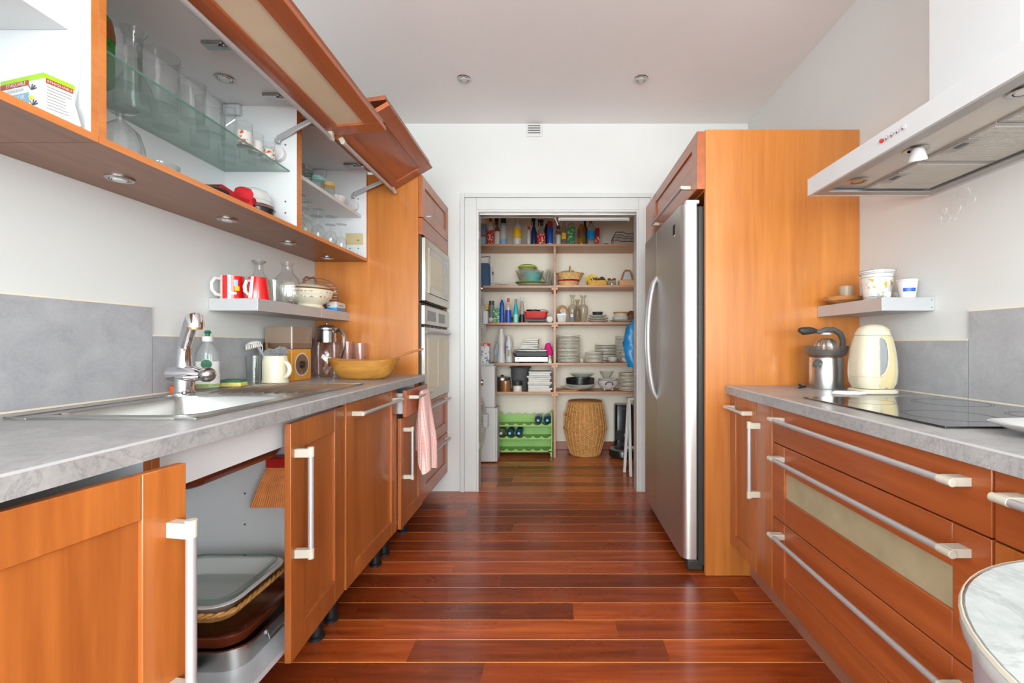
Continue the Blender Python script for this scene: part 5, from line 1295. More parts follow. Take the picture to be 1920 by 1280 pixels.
S = YI / F                                           # metres per photo pixel at the items' depth
def X(px): return wx(px, YI)
def bt(name, label, cat, px0, px1, ytop, shelf, body, cap, capm, band=None, bandm=None, style='bottle', y=YI, dz=.0005, grp=None):
    """upright container: photo columns px0..px1, top row ytop, standing on a shelf height"""
    r = (px1 - px0) / 2 * S; x = X((px0 + px1) / 2); z0 = shelf + dz
    h = max(.03, wz(ytop, y) - z0)
    t = thing(name, label, cat, (x, y, z0), local=True, group=grp)
    if style == 'bottle':
        prof = [(0, 0), (r * .94, 0), (r, h * .03), (r, h * .62), (r * .92, h * .70), (r * .45, h * .82), (r * .36, h * .86)]
        cp = [(0, h * .85), (r * .42, h * .85), (r * .40, h), (0, h)]
    elif style == 'can':
        prof = [(0, 0), (r * .96, 0), (r, h * .02), (r, h * .74), (r * .9, h * .78), (r * .8, h * .79)]
        cp = [(0, h * .775), (r * .88, h * .775), (r * .86, h * .97), (r * .7, h), (0, h)]
    elif style == 'slim':
        prof = [(0, 0), (r * .95, 0), (r, h * .02), (r, h * .45), (r * .55, h * .80), (r * .5, h * .84)]
        cp = [(0, h * .83), (r * .55, h * .83), (r * .5, h), (0, h)]
    elif style == 'spray':
        prof = [(0, 0), (r * .94, 0), (r, h * .03), (r, h * .48), (r * .7, h * .60), (r * .35, h * .70), (r * .32, h * .76)]
        cp = [(0, h * .75), (r * .40, h * .75), (r * .36, h * .84), (0, h * .84)]
    else:
        prof = [(0, 0), (r, 0), (r, h * .985), (r * .9, h * .985)]
        cp = [(0, h * .97), (r * 1.01, h * .97), (r * 1.01, h), (0, h)]
    MB().lathe(prof, 20).build('body', body, t)
    MB().lathe(cp, 18).build('cap', capm, t)
    if style == 'spray':
        MB().box(-r * .85, r * .55, -.010, .010, h * .86, h * .97).box(-r * .30, r * .30, -.009, .009, h * .84, h * .865).build('trigger_head', capm, t, .003)
        MB().tube([(-r * .55, 0, h * .88), (-r * .75, 0, h * .80), (-r * .65, 0, h * .72)], .0045, 6).build('trigger', capm, t)
    if band:
        MB().lathe([(r * 1.012, h * band[0]), (r * 1.012, h * band[1])], 20).build('label_band', bandm, t)
    return t
def bx(name, label, cat, px0, px1, ytop, shelf, mat, depth=.06, y=YI, rz=0, bevel=.001):
    z0 = shelf + .0005; h = wz(ytop, y) - z0
    t = thing(name, label, cat, (X((px0 + px1) / 2), y, z0), rz, local=True)
    MB().box(-(px1 - px0) / 2 * S, (px1 - px0) / 2 * S, -depth / 2, depth / 2, 0, h).build('carton', mat, t, bevel)
    return t, (px1 - px0) / 2 * S, h
# ---- top shelf
s = SZ[0]
t, hw, h = bx('carton', 'grey blue carton with white top on the top pantry shelf', 'box', 897, 911, 411, s, 'slate_blue')
MB().box(-hw - .0005, hw + .0005, -.0306, .0306, h * .82, h + .0005).build('white_top', 'paper', t)
MB().box(-hw - .0005, hw + .0005, -.0306, .0306, h * .34, h * .40).build('red_stripe', 'red_plastic', t)
MB().box(-hw - .0004, hw + .0004, -.0305, .0305, 0.001, h * .33).build('pale_panel', 'sky_blue', t)
bt('bleach_bottle', 'white bottle with red nozzle and red label', 'bottle', 913.5, 926, 408, s, 'white_plastic', 1, 'red_plastic', (.03, .55), 'print_red')
bt('spray_bottle', 'dark patterned spray bottle beside the white aerosol', 'bottle', 927, 937.5, 407, s, 'brown', 1, 'black_plastic', (.04, .5), 'paper', 'spray')
bt('aerosol_can', 'white and pale blue aerosol with navy cap', 'can', 938, 950, 407.6, s, 'sky_blue', 1, 'dark_navy', (.25, .7), 'white_plastic', 'can')
bt('drain_cleaner', 'white bottle with broad yellow label on the top shelf', 'bottle', 961.5, 978, 409, s, 'white_plastic', 1, 'white_plastic', (.26, .62), 'yellow')
bt('glue_stick', 'slim white tube with red cap on the top shelf', 'tube', 988, 995, 424.6, s, 'white_plastic', 1, 'red_plastic', None, None, 'slim')
bt('spray_bottle', 'tall navy spray bottle on the top shelf', 'bottle', 995.5, 1006.5, 407.6, s, 'navy', 1, 'dark_navy', None, None, 'spray')
bt('spray_bottle', 'clear spray bottle with red and white label', 'bottle', 1007.5, 1023, 410, s, 'grey_glass', 1, 'black_plastic', (.02, .45), 'print_red', 'spray')
bt('aerosol_can', 'blue aerosol with wide red cap under the divider', 'can', 1025.5, 1037, 415, s, 'blue', 1, 'red_plastic', (.03, .10), 'white_plastic', 'can')
bt('dark_bottle', 'dark bottle hidden behind the blue aerosol', 'bottle', 1020, 1032, 411, s, 'dark_navy', 1, 'white_plastic', None, None, 'bottle', y=4.70)
bt('cream_can', 'slim can with white wavy print on the top shelf', 'can', 1042.5, 1051.5, 423, s, 'white_plastic', 1, 'dark_grey', (.55, .75), 'brown', 'can')
bt('lemon_bottle', 'clear bottle with yellow lemon label', 'bottle', 1052.5, 1062, 410, s, 'grey_glass', 1, 'white_plastic', (.25, .48), 'yellow')
bt('vinegar_bottle', 'tall clear bottle with pale green label', 'bottle', 1063.5, 1077.5, 409, s, 'soap_plastic', 1, 'white_plastic', (.12, .66), 'print_green')
bt('oil_bottle', 'amber cooking oil bottle with white cap', 'bottle', 1083, 1098.5, 413, s, 'amber_glass', 1, 'white_plastic', (.36, .6), 'brown')
bt('water_bottle', 'clear water bottle with bright blue label', 'bottle', 1100, 1115, 410.5, s, 'soap_plastic', 1, 'red_plastic', (.26, .56), 'bright_blue')
bt('black_bottle', 'black bottle behind the oil bottle', 'bottle', 1093, 1104, 414, s, 'black_plastic', 1, 'black_plastic', None, None, 'bottle', y=4.72)
bt('red_tube', 'dark red tube at the right of the bottles', 'tube', 1116, 1124, 428, s, 'deep_red', 1, 'red_plastic', (.1, .5), 'print_red', 'tin')
vessel('small_dish', 'small low dark dish on the top shelf', 'dish', (X(1135.5), 4.56, s + .0005), [('body', [(0, 0), (.02, 0), (.03, .016), (.028, .016), (0, .004)], 'dark_gasket')])
t = thing('wire_stand', 'dark wire plate rack at the right end of the top shelf', 'rack', (X(1170), YI, s))
for yy in (4.54, 4.66):
    MB().tube([(X(1148), yy, s + .004), (X(1148), yy, s + .075), (X(1153), yy, s + .13), (X(1168), yy, s + .13), (X(1172), yy, s + .112), (X(1196), yy, s + .112)], .004, 6).build('frame_wire', 'dark_grey', t)
    MB().tube([(X(1148), yy, s + .078), (X(1162), yy, s + .078), (X(1166), yy, s + .065), (X(1196), yy, s + .065)], .004, 6).build('frame_wire', 'dark_grey', t)
    MB().tube([(X(1148), yy, s + .005), (X(1196), yy, s + .005)], .004, 6).build('frame_wire', 'dark_grey', t)
for xx in (1149, 1160, 1172, 1184): MB().tube([(X(xx), 4.54, s + .072), (X(xx), 4.66, s + .072)], .003, 6).build('cross_wire', 'dull_chrome', t)
# ---- second shelf, left
s = SZ[1]
t = thing('laundry_bag', 'denim blue cloth bag with white drawstring top', 'bag', (X(905), 4.62, s + .0005), local=True)
MB().loft([rrect(.13, .12, .04, 6, 0), rrect(.155, .15, .05, 6, .06), rrect(.15, .14, .05, 6, .16), rrect(.135, .12, .05, 6, .235)], True, True).build('bag', 'denim', t)
MB().loft([rrect(.136, .121, .05, 6, .2355), rrect(.142, .13, .05, 6, .26), rrect(.13, .12, .05, 6, .30)], True, True).build('white_top', 'white_cloth', t)
MB().tube([(-.07, -.06, .295), (-.02, -.066, .29), (.04, -.064, .296), (.072, -.05, .305), (.078, -.02, .29)], .004, 6).build('drawstring', 'dark_grey', t)
t = thing('stick_blender', 'slim white hand blender standing next to the denim bag', 'blender', (X(922), 4.60, s + .0005), local=True)
MB().lathe([(0, 0), (.016, 0), (.014, .06), (.016, .13), (.018, .18), (.010, .20), (0, .2)], 16).build('body', 'white_plastic', t)
MB().box(.004, .020, -.02, -.008, .12, .15).build('switch', 'dark_grey', t)
t = thing('cable_tangle', 'tangled pale cable lying on the second shelf', 'cable', (X(949), 4.58, s + .0005), local=True)
pts = []
for i in range(120):
    a = i * .42; r_ = .035 + .03 * math.sin(i * .17)
    pts.append((r_ * 1.4 * math.cos(a) - .02 + .04 * math.sin(i * .05), .6 * r_ * math.sin(a), .02 + .03 * abs(math.sin(i * .31)) * (1 - abs(i - 40) / 120)))
MB().tube(pts, .0035, 6).build('cable', 'paper', t)
MB().tube([(.02, -.01, .05), (.05, -.02, .09), (.085, -.02, .06), (.10, -.02, .015)], .0035, 6).build('loose_end', 'paper', t)
vessel('white_tray', 'wide white plate under the mixing bowls', 'plate', (X(1000), 4.62, s + .0005), [('plate', [(0, 0), (.10, 0), (.155, .016), (.158, .020), (.10, .007), (0, .006)], 'white_ceramic')], n=36)
vessel('green_plate', 'soft green plate under the mixing bowls', 'plate', (X(994), 4.62, s + .021), [('plate', [(0, 0), (.10, 0), (.155, .022), (.157, .026), (.10, .008), (0, .007)], 'soft_green')], n=36)
vessel('mixing_bowl', 'large frosted plastic mixing bowl on the second shelf', 'bowl', (X(993), 4.63, s + .0285), [('bowl', [(0, 0), (.085, 0), (.115, .05), (.142, .128), (.146, .130), (.138, .126), (.08, .006)], 'milky_plastic')], n=36)
vessel('teal_bowl', 'turquoise plastic bowl nested in the frosted bowl', 'bowl', (X(998), 4.605, s + .0365), [('bowl', [(0, 0), (.058, 0), (.075, .04), (.092, .105), (.096, .108), (.088, .103), (.055, .006), (0, .006)], 'teal')], n=36)
vessel('lidded_bowl', 'frosted bowl with lime green lid stacked on top', 'bowl', (X(988), 4.66, s + .112), [('bowl', [(0, 0), (.066, 0), (.088, .085), (.09, .09), (.06, .006)], 'milky_plastic'), ('lid', [(.09, .089), (.098, .092), (.098, .100), (.07, .118), (0, .122)], 'lime')], n=36)
t = thing('leaning_lid', 'frosted lid leaning on the mixing bowls', 'lid', (X(1012), 4.70, s + .1))
MB().obox((X(1013), 4.805, s + .155), (.012, .05, .20), Matrix.Rotation(R(-35), 3, 'Y')).build('lid', 'milky_plastic', t, .004)
pu = thing('upright_plate', 'plate stored on edge beside the divider on the second shelf', 'plate', (X(1024), 4.63, s + .098), local=True, group='plates stored on edge')
MB().lathe([(0, .002), (.06, .0), (.094, .008), (.095, .011), (.06, .006), (0, .006)], 32).xf(Matrix.Rotation(R(84), 4, 'Y')).build('plate', 'grey_rim_ceramic', pu)
pu['label'] = 'plate stored on edge, farthest from the divider on the second shelf'
for i in range(1, 4): dup(pu, (X(1024) + .016 * i, 4.63, s + .098), None, 'plate stored on edge, %s from the divider on the second shelf' % ('third', 'second', 'first')[i - 1])
# ---- second shelf, right
s = SZ[1] + .004
t = thing('wicker_basket', 'wicker basket with looped handle holding a green packet', 'basket', (X(1069), 4.62, s + .068), local=True)
woven([(.105, 0), (.118, .03), (.135, .062)], 7, 26, .003, sx=1.0, sy=.7).build('weave', 'pale_wicker', t)
m = MB()
for ph in (0, PI): m.tube([((.137 + .004 * math.cos(k * 1.3 + ph)) * math.cos(2 * PI * k / 60), (.137 + .004 * math.cos(k * 1.3 + ph)) * .7 * math.sin(2 * PI * k / 60), .064 + .004 * math.sin(k * 1.3 + ph)) for k in range(60)], .0045, 5, closed=True)
m.build('braided_rim', 'pale_wicker', t)
MB().tube([(.005, -.09, .06), (0, -.07, .11), (-.002, 0, .135), (0, .07, .11), (.005, .09, .06)], .009, 8).build('handle', 'pale_wicker', t)
t = thing('green_packet', 'green foil packet lying in the wicker basket', 'packet', (X(1063), 4.60, s + .105), rz=R(5), local=True)
MB().loft([rrect(.02, .05, .009, 4, 0), rrect(.02, .05, .009, 4, .0)], True, False)
MB().loft([[p + Vector((dx, 0, dz)) for p in rrect(w_, .06, .012, 4, 0)] for w_, dx, dz in ((.10, -.005, .016), (.14, 0, .030), (.14, .006, .042), (.09, .02, .052))], True, True).build('packet', 'green', t)
t = thing('lower_basket', 'pale basket with red rim under the handled basket', 'basket', (X(1066), 4.62, s + .0005), local=True)
woven([(.088, 0), (.098, .03), (.108, .052)], 6, 22, .003, sx=1.0, sy=.75).build('weave', 'pale_wicker', t)
MB().lathe([(.1085, .050), (.114, .055), (.1085, .061), (.104, .056)], 32, sx=1.0, sy=.75).build('rim', 'red_fabric', t)
t = thing('yellow_basket', 'yellow wicker tray of metal utensils on the second shelf', 'basket', (X(1119), 4.58, s + .0005), local=True)
woven_rect(.18, .10, .20, .12, 0, .052, .02, 7, .002).build('weave', 'yellow_wicker', t)
for i in range(9):
    a = i * 1.9
    single(MB().tube([(X(1108 + 2.2 * i), 4.58 + .03 * math.sin(a), s + .035), (X(1108 + 2.2 * i) + .03 * math.cos(a), 4.58 + .02 * math.cos(a), s + .085 + .012 * math.sin(a * 2))], [.004, .008], 8), 'metal_utensil', ['dull_chrome', 'dark_grey', 'chrome'][i % 3], 'metal utensil in the yellow wicker tray, %s from the left' % (['first'] + ORD[1:])[i], 'utensil', 'utensils in the yellow wicker tray')
t = vessel('yellow_plate', 'mustard yellow plate propped behind the utensils', 'plate', (X(1112), 4.70, s + .0715), [])
MB().lathe([(0, 0), (.04, 0), (.068, .008), (.07, .011), (.04, .005), (0, .005)], 32).xf(Matrix.Rotation(R(80), 4, 'X')).build('plate', 'yellow', t)
t = vessel('grey_shawl', 'crumpled dark grey cloth over the utensil tray', 'cloth', (X(1131), 4.72, s + .0005), [('heap', [(0, 0), (.055, 0), (.05, .05), (.035, .09), (.02, .112), (0, .118)], 'grey_cloth')], n=9)
vessel('storage_jar', 'low glass jar with brass lid on the second shelf', 'jar', (X(1147), 4.60, s + .0005), [('body', [(0, 0), (.040, 0), (.043, .01), (.043, .055), (.036, .066)], 'grey_glass'), ('lid', [(.036, .066), (.042, .067), (.042, .08), (0, .082)], 'tan_metal')])
t, hw, h = bx('wooden_block', 'pale wooden block at the right end of the second shelf', 'block', 1160, 1192, 526, s, 'pale_batten', .10)
t = thing('triangular_frame', 'silver triangular clock standing on the wooden block', 'clock', (X(1176), 4.60, s + h + .001), local=True)
MB().prism([(-.070, 0), (.070, 0), (.060, .04), (.035, .105), (-.02, .112), (-.045, .08)], 'y', -.012, .012).build('frame', 'tan_metal', t, .004)
MB().prism([(-.048, .008), (.044, .008), (.022, .088), (-.022, .088)], 'y', -.0150, -.0122).build('face', 'light_grey', t)
MB().cyl((0, -.0152, .042), (0, -.0165, .042), .003, 8).build('pin', 'dark_grey', t)
# ---- third shelf, left
s = SZ[2]
bt('yellow_can', 'narrow yellow can at the left of the third shelf', 'can', 909, 916, 570, s, 'yellow', 1, 'paper', (.55, .7), 'ink', 'tin')
bt('dark_tin', 'tall dark tin with silver bands behind the yellow can', 'tin', 915.5, 925.5, 564, s, 'dark_grey', 1, 'black_plastic', (.1, .8), 'mid_grey', 'tin', y=4.66)
single(MB().sphere((X(922), 4.53, s + .030), .028, 18, 12), 'white_ball', 'white_plastic', 'small white ball in front of the dark tin', 'ball')
t, hw, h = bx('green_box', 'green printed box on the third shelf', 'box', 925, 937, 578, s, 'print_green', .05)
bt('blue_bottle', 'tall blue bottle with white cap on the third shelf', 'bottle', 937, 945.5, 554, s, 'blue', 1, 'white_plastic', None, None, 'bottle')
bt('mouthwash_bottle', 'red and blue mouthwash bottle with red cap', 'bottle', 947.5, 959, 559, s, 'pink_glass', 1, 'red_plastic', (.02, .52), 'blue')
bt('teal_bottle', 'turquoise bottle with grey cap on the third shelf', 'bottle', 962.5, 972, 560, s, 'teal', 1, 'mid_grey', (.02, .35), 'pale_teal', 'slim')
vessel('green_saucer', 'bright green bowl behind the turquoise bottle', 'bowl', (X(968), 4.70, s + .0005), [('bowl', [(0, 0), (.03, 0), (.06, .05), (.064, .065), (.058, .064), (.028, .006), (0, .006)], 'green')])
bt('spray_can', 'clear and black spray can beside the red tray', 'can', 974, 983.5, 556, s, 'grey_glass', 1, 'white_plastic', (.02, .32), 'dark_navy', 'slim')
t = thing('red_tray', 'red plastic tray of odds and ends on the third shelf', 'tray', (X(1005), 4.64, s + .048), local=True)
tray(t, 'tray', 'red_plastic', .20, .12, .235, .15, 0, .068, .02, .004, .010)
MB().box(-.08, .08, -.045, .045, -.047, -.0005).build('stand', 'dark_gasket', t)
t = thing('black_cables', 'bundle of black cable heaped in the red tray', 'cable', (X(1000), 4.63, s + .10), local=True)
pts = [(.055 * math.cos(i * .55) * (1 + .3 * math.sin(i * .21)), .03 * math.sin(i * .55), .012 + .022 * abs(math.sin(i * .37))) for i in range(70)]
MB().tube(pts, .006, 6).build('cable', 'rubber_black', t)
single(MB().loft([[Vector((X(1018) + a * w_, 4.64 + b * w_ * .6, s + .11 + dz)) for a, b in ((1, 0), (.6, .8), (-.2, 1), (-1, .3), (-.8, -.7), (.3, -1))] for w_, dz in ((.045, 0), (.05, .015), (.03, .03), (.01, .034))], True, True), 'plastic_bag', 'soap_plastic', 'crumpled clear plastic bag in the red tray', 'bag')
t = thing('torch', 'black cylindrical torch lying in front of the red tray', 'torch', (X(1008), 4.52, s + .0005))
MB().tube([(X(990), 4.52, s + .0245), (X(1018), 4.52, s + .021), (X(1021), 4.52, s + .0245), (X(1023), 4.52, s + .0245)], [.020, .020, .024, .024], 18).build('barrel', 'dark_grey', t)
t = thing('round_tin', 'small round silver tin on edge beside the torch', 'tin', (X(1031), 4.53, s + .0005))
MB().cyl((X(1031), 4.51, s + .034), (X(1031), 4.56, s + .034), .033, 24).build('tin', 'mid_grey', t)
MB().cyl((X(1031), 4.509, s + .034), (X(1031), 4.5085, s + .034), .029, 24).build('tin_face', 'paper', t)
# ---- third shelf, right
s = SZ[2] + .004
t = thing('square_pot', 'small white tapered square pot on the third shelf', 'pot', (X(1053), 4.56, s + .0005), local=True)
MB().loft([rrect(.075, .075, .008, 4, 0), rrect(.105, .105, .01, 4, .075), rrect(.112, .112, .012, 4, .076), rrect(.112, .112, .012, 4, .084), rrect(.098, .098, .01, 4, .084), rrect(.07, .07, .008, 4, .01)], True, True).build('pot', 'white_ceramic', t)
t = thing('copper_bowl', 'brown bowl propped on edge above the white pot', 'bowl', (X(1055), 4.68, s + .135), local=True)
MB().lathe([(0, -.03), (.03, -.03), (.05, -.01), (.054, 0), (.05, 0), (.028, -.024), (0, -.025)], 28).xf(Matrix.Rotation(R(72), 4, 'X')).build('bowl', 'tan', t)
MB().lathe([(0, .002), (.032, .002), (.032, .004), (0, .004)], 24).xf(Matrix.Translation((.006, -.02, -.016)) @ Matrix.Rotation(R(72), 4, 'X')).build('doily', 'floral_grey', t)
MB().box(-.03, .03, -.03, .03, -.134, -.05).build('support_box', 'grey_cloth', t)
def decanter(label, px, y, top, r):
    h = wz(top, y) - s - .0005
    return vessel('decanter', label, 'decanter', (X(px), y, s + .0005), [('body', [(0, .004), (r * .45, 0), (r * .55, .01), (r * .8, h * .22), (r, h * .45), (r * .9, h * .58), (r * .38, h * .68), (r * .34, h * .9)], 'grey_glass'), ('lip', [(r * .34, h * .9), (r * .62, h * .97), (r * .62, h), (r * .3, h)], 'grey_glass')])
decanter('glass decanter behind the small dark gadget', 1073.5, 4.60, 553, .046)
decanter('glass decanter next to the stacked platters', 1093, 4.56, 554, .052)
decanter('glass decanter at the back between the other two', 1084, 4.74, 562, .042)
t = thing('thermometer', 'narrow dark gadget with white top before the decanter', 'gadget', (X(1071.5), 4.51, s + .0005), local=True)
MB().box(-.018, .018, -.012, .012, 0, .085).build('body', 'dark_grey', t, .002)
MB().box(-.014, .014, -.0130, -.0122, .05, .08).build('screen', 'light_grey', t)
pr_ = [(0, 0), (.05, 0), (.095, .014), (.105, .022), (.1, .023), (.05, .006), (0, .006)]
for i, (dz, sc_) in enumerate(((0, 1.0), (.024, 1.0), (.05, .9))):
    vessel('platter', ['bottom fluted platter of the stack beside the decanters', 'middle fluted platter of the stack beside the decanters', 'top fluted platter carrying the dark bowl'][i], 'platter', (X(1121), 4.60, s + .0005 + dz), [('plate', [(r * sc_, z) for r, z in pr_], 'grey_rim_ceramic')], group='fluted platters')
vessel('pewter_bowl', 'dark pewter bowl on top of the fluted platters', 'bowl', (X(1120.5), 4.60, s + .0575), [('bowl', [(0, 0), (.035, 0), (.05, .03), (.054, .05), (.05, .05), (.034, .005), (0, .005)], 'dark_gasket')])
vessel('silver_tray', 'tarnished round tray at the right of the third shelf', 'tray', (X(1168), 4.62, s + .0005), [('tray', [(0, .0), (.07, 0), (.125, .018), (.13, .022), (.08, .007), (0, .006)], 'grey_rim_ceramic')])
t = vessel('lidded_tureen', 'ornate tarnished tureen on the round tray', 'tureen', (X(1164), 4.62, s + .0075), [('body', [(0, 0), (.05, 0), (.078, .025), (.082, .045), (.066, .068), (.064, .086), (.074, .095), (0, .1)], 'grey_rim_ceramic')])
MB().lathe([(.065, .084), (.076, .094), (.074, .1)], 24).build('lid_edge', 'tan', t)
vessel('brown_cloth', 'crumpled brown cloth beside the ornate tureen', 'cloth', (X(1186), 4.67, s + .0225), [('heap', [(0, 0), (.05, 0), (.052, .04), (.04, .08), (.02, .10), (0, .104)], 'brown')], n=8)
# ---- fourth shelf, left
s = SZ[3]
def detergent(name, label, px, y, top, mat, mark):
    h = wz(top, y) - s - .0005
    t = thing(name, label, 'bottle', (X(px), y, s + .0005), local=True)
    MB().loft([oval(.078, .06, 0), oval(.085, .065, .02), oval(.072, .055, h * .25), oval(.058, .048, h * .45), oval(.074, .056, h * .62), oval(.072, .055, h * .74), oval(.054, .046, h * .84), oval(.048, .044, h * .87)], True, True).build('body', mat, t)
    MB().lathe([(0, h * .87), (.024, h * .87), (.023, h * .985), (0, h)], 20).build('cap', mat, t)
    return t
detergent('detergent_bottle', 'white waisted detergent bottle at the front of the fourth shelf', 941, 4.55, 615, 'white_plastic', None)
t = detergent('detergent_bottle', 'white handled detergent bottle behind to the right', 953, 4.66, 628, 'white_plastic', None)
MB().loft([oval(.030, .0665, .06), oval(.030, .0665, .13)], True, True).build('handle_opening', 'beige_plastic', t)
MB().box(-.025, -.005, -.032, -.029, .145, .165).build('blue_mark', 'blue', t)
t = detergent('detergent_bottle', 'white detergent bottle with blue print behind to the left', 932, 4.68, 640, 'white_plastic', None)
MB().box(-.030, -.002, -.033, -.027, .08, .13).build('blue_mark', 'sky_blue', t)
t = thing('contact_grill', 'silver contact grill with black plates on the fourth shelf', 'grill', (X(997), 4.63, s + .0005), local=True)
MB().box(-.165, .165, -.12, .12, .008, .062).build('base', 'stainless', t, .006)
MB().box(-.075, .045, -.1215, -.120, .018, .050).build('badge_plate', 'aluminium', t)
MB().box(-.145, -.115, -.1215, -.120, .034, .046).build('display', 'black_plastic', t)
MB().cyl((.075, -.12, .036), (.075, -.138, .036), .016, 20).build('dial', 'dull_chrome', t)
MB().box(-.155, .16, -.118, .118, .0625, .112).build('plates', 'dark_gasket', t, .006)
MB().box(-.17, .155, -.125, .12, .1125, .134).build('lid', 'stainless', t, .006)
MB().tube([(-.168, -.10, .07), (-.175, -.135, .10), (-.17, -.14, .125), (.15, -.14, .128), (.155, -.13, .10)], .006, 8).build('handle', 'dull_chrome', t)
MB().box(-.182, -.166, -.02, .05, .06, .10).build('hinge_arm', 'dark_grey', t)
for a in (-.14, .14): MB().box(a - .02, a + .02, -.1, .1, 0, .008).build('foot', 'rubber_black', t)
def cloth_heap(name, label, px, y, z, w_, d_, h_, mat, cat, seed):
    random.seed(seed); rings = []
    for i in range(7):
        u = i / 6; f_ = (1 - .55 * u ** 2)
        rings.append([Vector((X(px) + w_ / 2 * f_ * math.cos(a) * (1 + .18 * random.uniform(-1, 1)), y + d_ / 2 * f_ * math.sin(a) * (1 + .15 * random.uniform(-1, 1)), z + h_ * u + .008 * random.uniform(-1, 1) * (0 < i))) for a in [2 * PI * k / 18 for k in range(18)]])
    return single(MB().loft(rings, True, True), name, mat, label, cat, smooth=60)
t = thing('folded_bags', 'pile of crumpled white bags on top of the contact grill', 'bags', (X(996), 4.64, s + .1365))
random.seed(5)
for i in range(5):
    rr_ = [[Vector((X(992 + 1.5 * i) + q * (w_ - .006 * i) + .01 * random.uniform(-1, 1), 4.64 + b * .08, s + .137 + .021 * i + dz + .006 * random.uniform(0, 1))) for q, b in ((1, -1), (1, 1), (-1, 1), (-1, -1), (-.3, -1.08), (.4, -1.04))] for w_, dz in ((.085, 0), (.095, .008), (.085, .016))]
    MB().loft(rr_, True, True).build('bag', 'white_cloth', t, smooth=60)
cloth_heap('pink_cloth', 'bright pink cloth hanging beside the contact grill', 1028, 4.60, s + .075, .085, .07, .12, 'pink_cloth', 'cloth', 11)
cloth_heap('green_bag', 'pale green bag tucked beside the contact grill', 1031, 4.53, s + .0005, .045, .05, .075, 'floral_grey', 'bag', 12)
# ---- fourth shelf, right: crockery
s = SZ[3] + .004
def stack(name, label, grp, px, y, r, n, dz, mat, cat='plate', z=s, prof=None):
    prof = prof or [(0, 0), (r * .55, 0), (r * .62, .002), (r * .96, .0045), (r, .0055), (r * 1.004, .0085), (r, .0128), (r * .96, .0124), (r * .6, .006), (0, .005)]
    base_label = label; label = label + ', bottom one'
    p = vessel(name, label, cat, (X(px), y, z + .0005), [('dish', prof, mat)], group=grp, n=28)
    for i in range(1, n):
        c_ = dup(p, (X(px) + random.uniform(-.003, .003), y + random.uniform(-.003, .003), z + .0005 + dz * i), None, base_label + (', topmost' if i == n - 1 else ', %s from bottom' % ORD[i])); k_ = random.uniform(.955, 1.0); c_.scale = (k_, k_, 1)
    return p
plain('dark_rim', (206, 202, 188), 0.3, var=0.1)
stack('dinner_plate', 'white dinner plate in the tall stack beside the divider', 'tall stack of dinner plates', 1066, 4.62, .118, 20, .0135, 'glazed_stoneware')
stack('side_plate', 'grey edged side plate in the short middle stack', 'short stack of side plates', 1113, 4.57, .090, 8, .0128, 'glazed_stoneware')
stack('soup_plate', 'soup plate in the stack behind the tea cup', 'stack of soup plates', 1137, 4.70, .110, 12, .0150, 'glazed_stoneware')
stack('dinner_plate', 'plate in the tall stack behind the blue bag', 'plates behind the blue bag', 1172, 4.72, .085, 19, .0140, 'glazed_stoneware')
vessel('small_cup', 'small grey cup between the two plate stacks', 'cup', (X(1091), 4.64, s + .0005), [('cup', [(0, 0), (.02, 0), (.026, .04), (.024, .04), (.018, .003), (0, .003)], 'grey_rim_ceramic')])
def teacup(label, px, y, z, saucer=True):
    t = thing('tea_cup', label, 'cup', (X(px), y, z), local=True)
    MB().lathe([(0, 0), (.024, 0), (.03, .006), (.046, .026), (.05, .048), (.047, .048), (.04, .02), (0, .006)], 28).build('cup', 'white_ceramic', t)
    MB().lathe([(.0488, .040), (.0505, .047)], 28).build('gilt_band', 'floral_yellow', t)
    MB().tube([(-.044, -.008, .040), (-.062, -.012, .042), (-.066, -.013, .028), (-.040, -.008, .016)], .004, 8).build('handle', 'tan', t)
    return t
vessel('saucer', 'saucer under the single tea cup', 'saucer', (X(1147), 4.54, s + .0005), [('saucer', [(0, 0), (.04, 0), (.072, .012), (.074, .015), (.04, .005), (0, .004)], 'white_ceramic')])
teacup('single tea cup with gilt rim on its saucer', 1147, 4.54, s + .006)
teacup('lower tea cup of the pair beside the blue bag', 1172, 4.56, s + .0005)
teacup('upper tea cup of the pair beside the blue bag', 1172, 4.56, s + .051)
# blue bag hanging from the shelf end
t = thing('blue_bag', 'bright blue shopping bag hanging at the right of the shelves', 'bag', (wx(1184, 4.40), 4.40, .86))
cxb = wx(1185, 4.40); rings = []
for i in range(10):
    u = i / 9; z = wz(688, 4.4) + u * (wz(606, 4.4) - wz(688, 4.4)); w_ = (.022 + .075 * math.sin(PI * min(1, u * .75 + .18)) ** .8) * (1 if u < .9 else .75)
    rings.append([Vector((cxb + .03 - .028 * u + w_ * math.cos(a) * (1 + .05 * math.sin(5 * a + i) + .09 * math.sin(3 * a + 2.3 * i)), 4.40 + .05 * math.sin(a) * (1 + .22 * math.sin(4 * a + 2 * i) + .12 * math.sin(9 * a + i)), z)) for a in [2 * PI * k / 20 for k in range(20)]])
MB().loft(rings, True, True).build('bag', 'bright_blue', t, smooth=60)
MB().tube([(cxb + .01, 4.40, wz(606, 4.4)), (cxb + .012, 4.43, wz(598, 4.4)), (cxb + .012, 4.475, SZ[2] - .03)], .004, 6).build('strap', 'bright_blue', t)
MB().box(cxb + .045, cxb + .066, 4.345, 4.352, 1.0, 1.06).build('printed_square', 'navy', t)
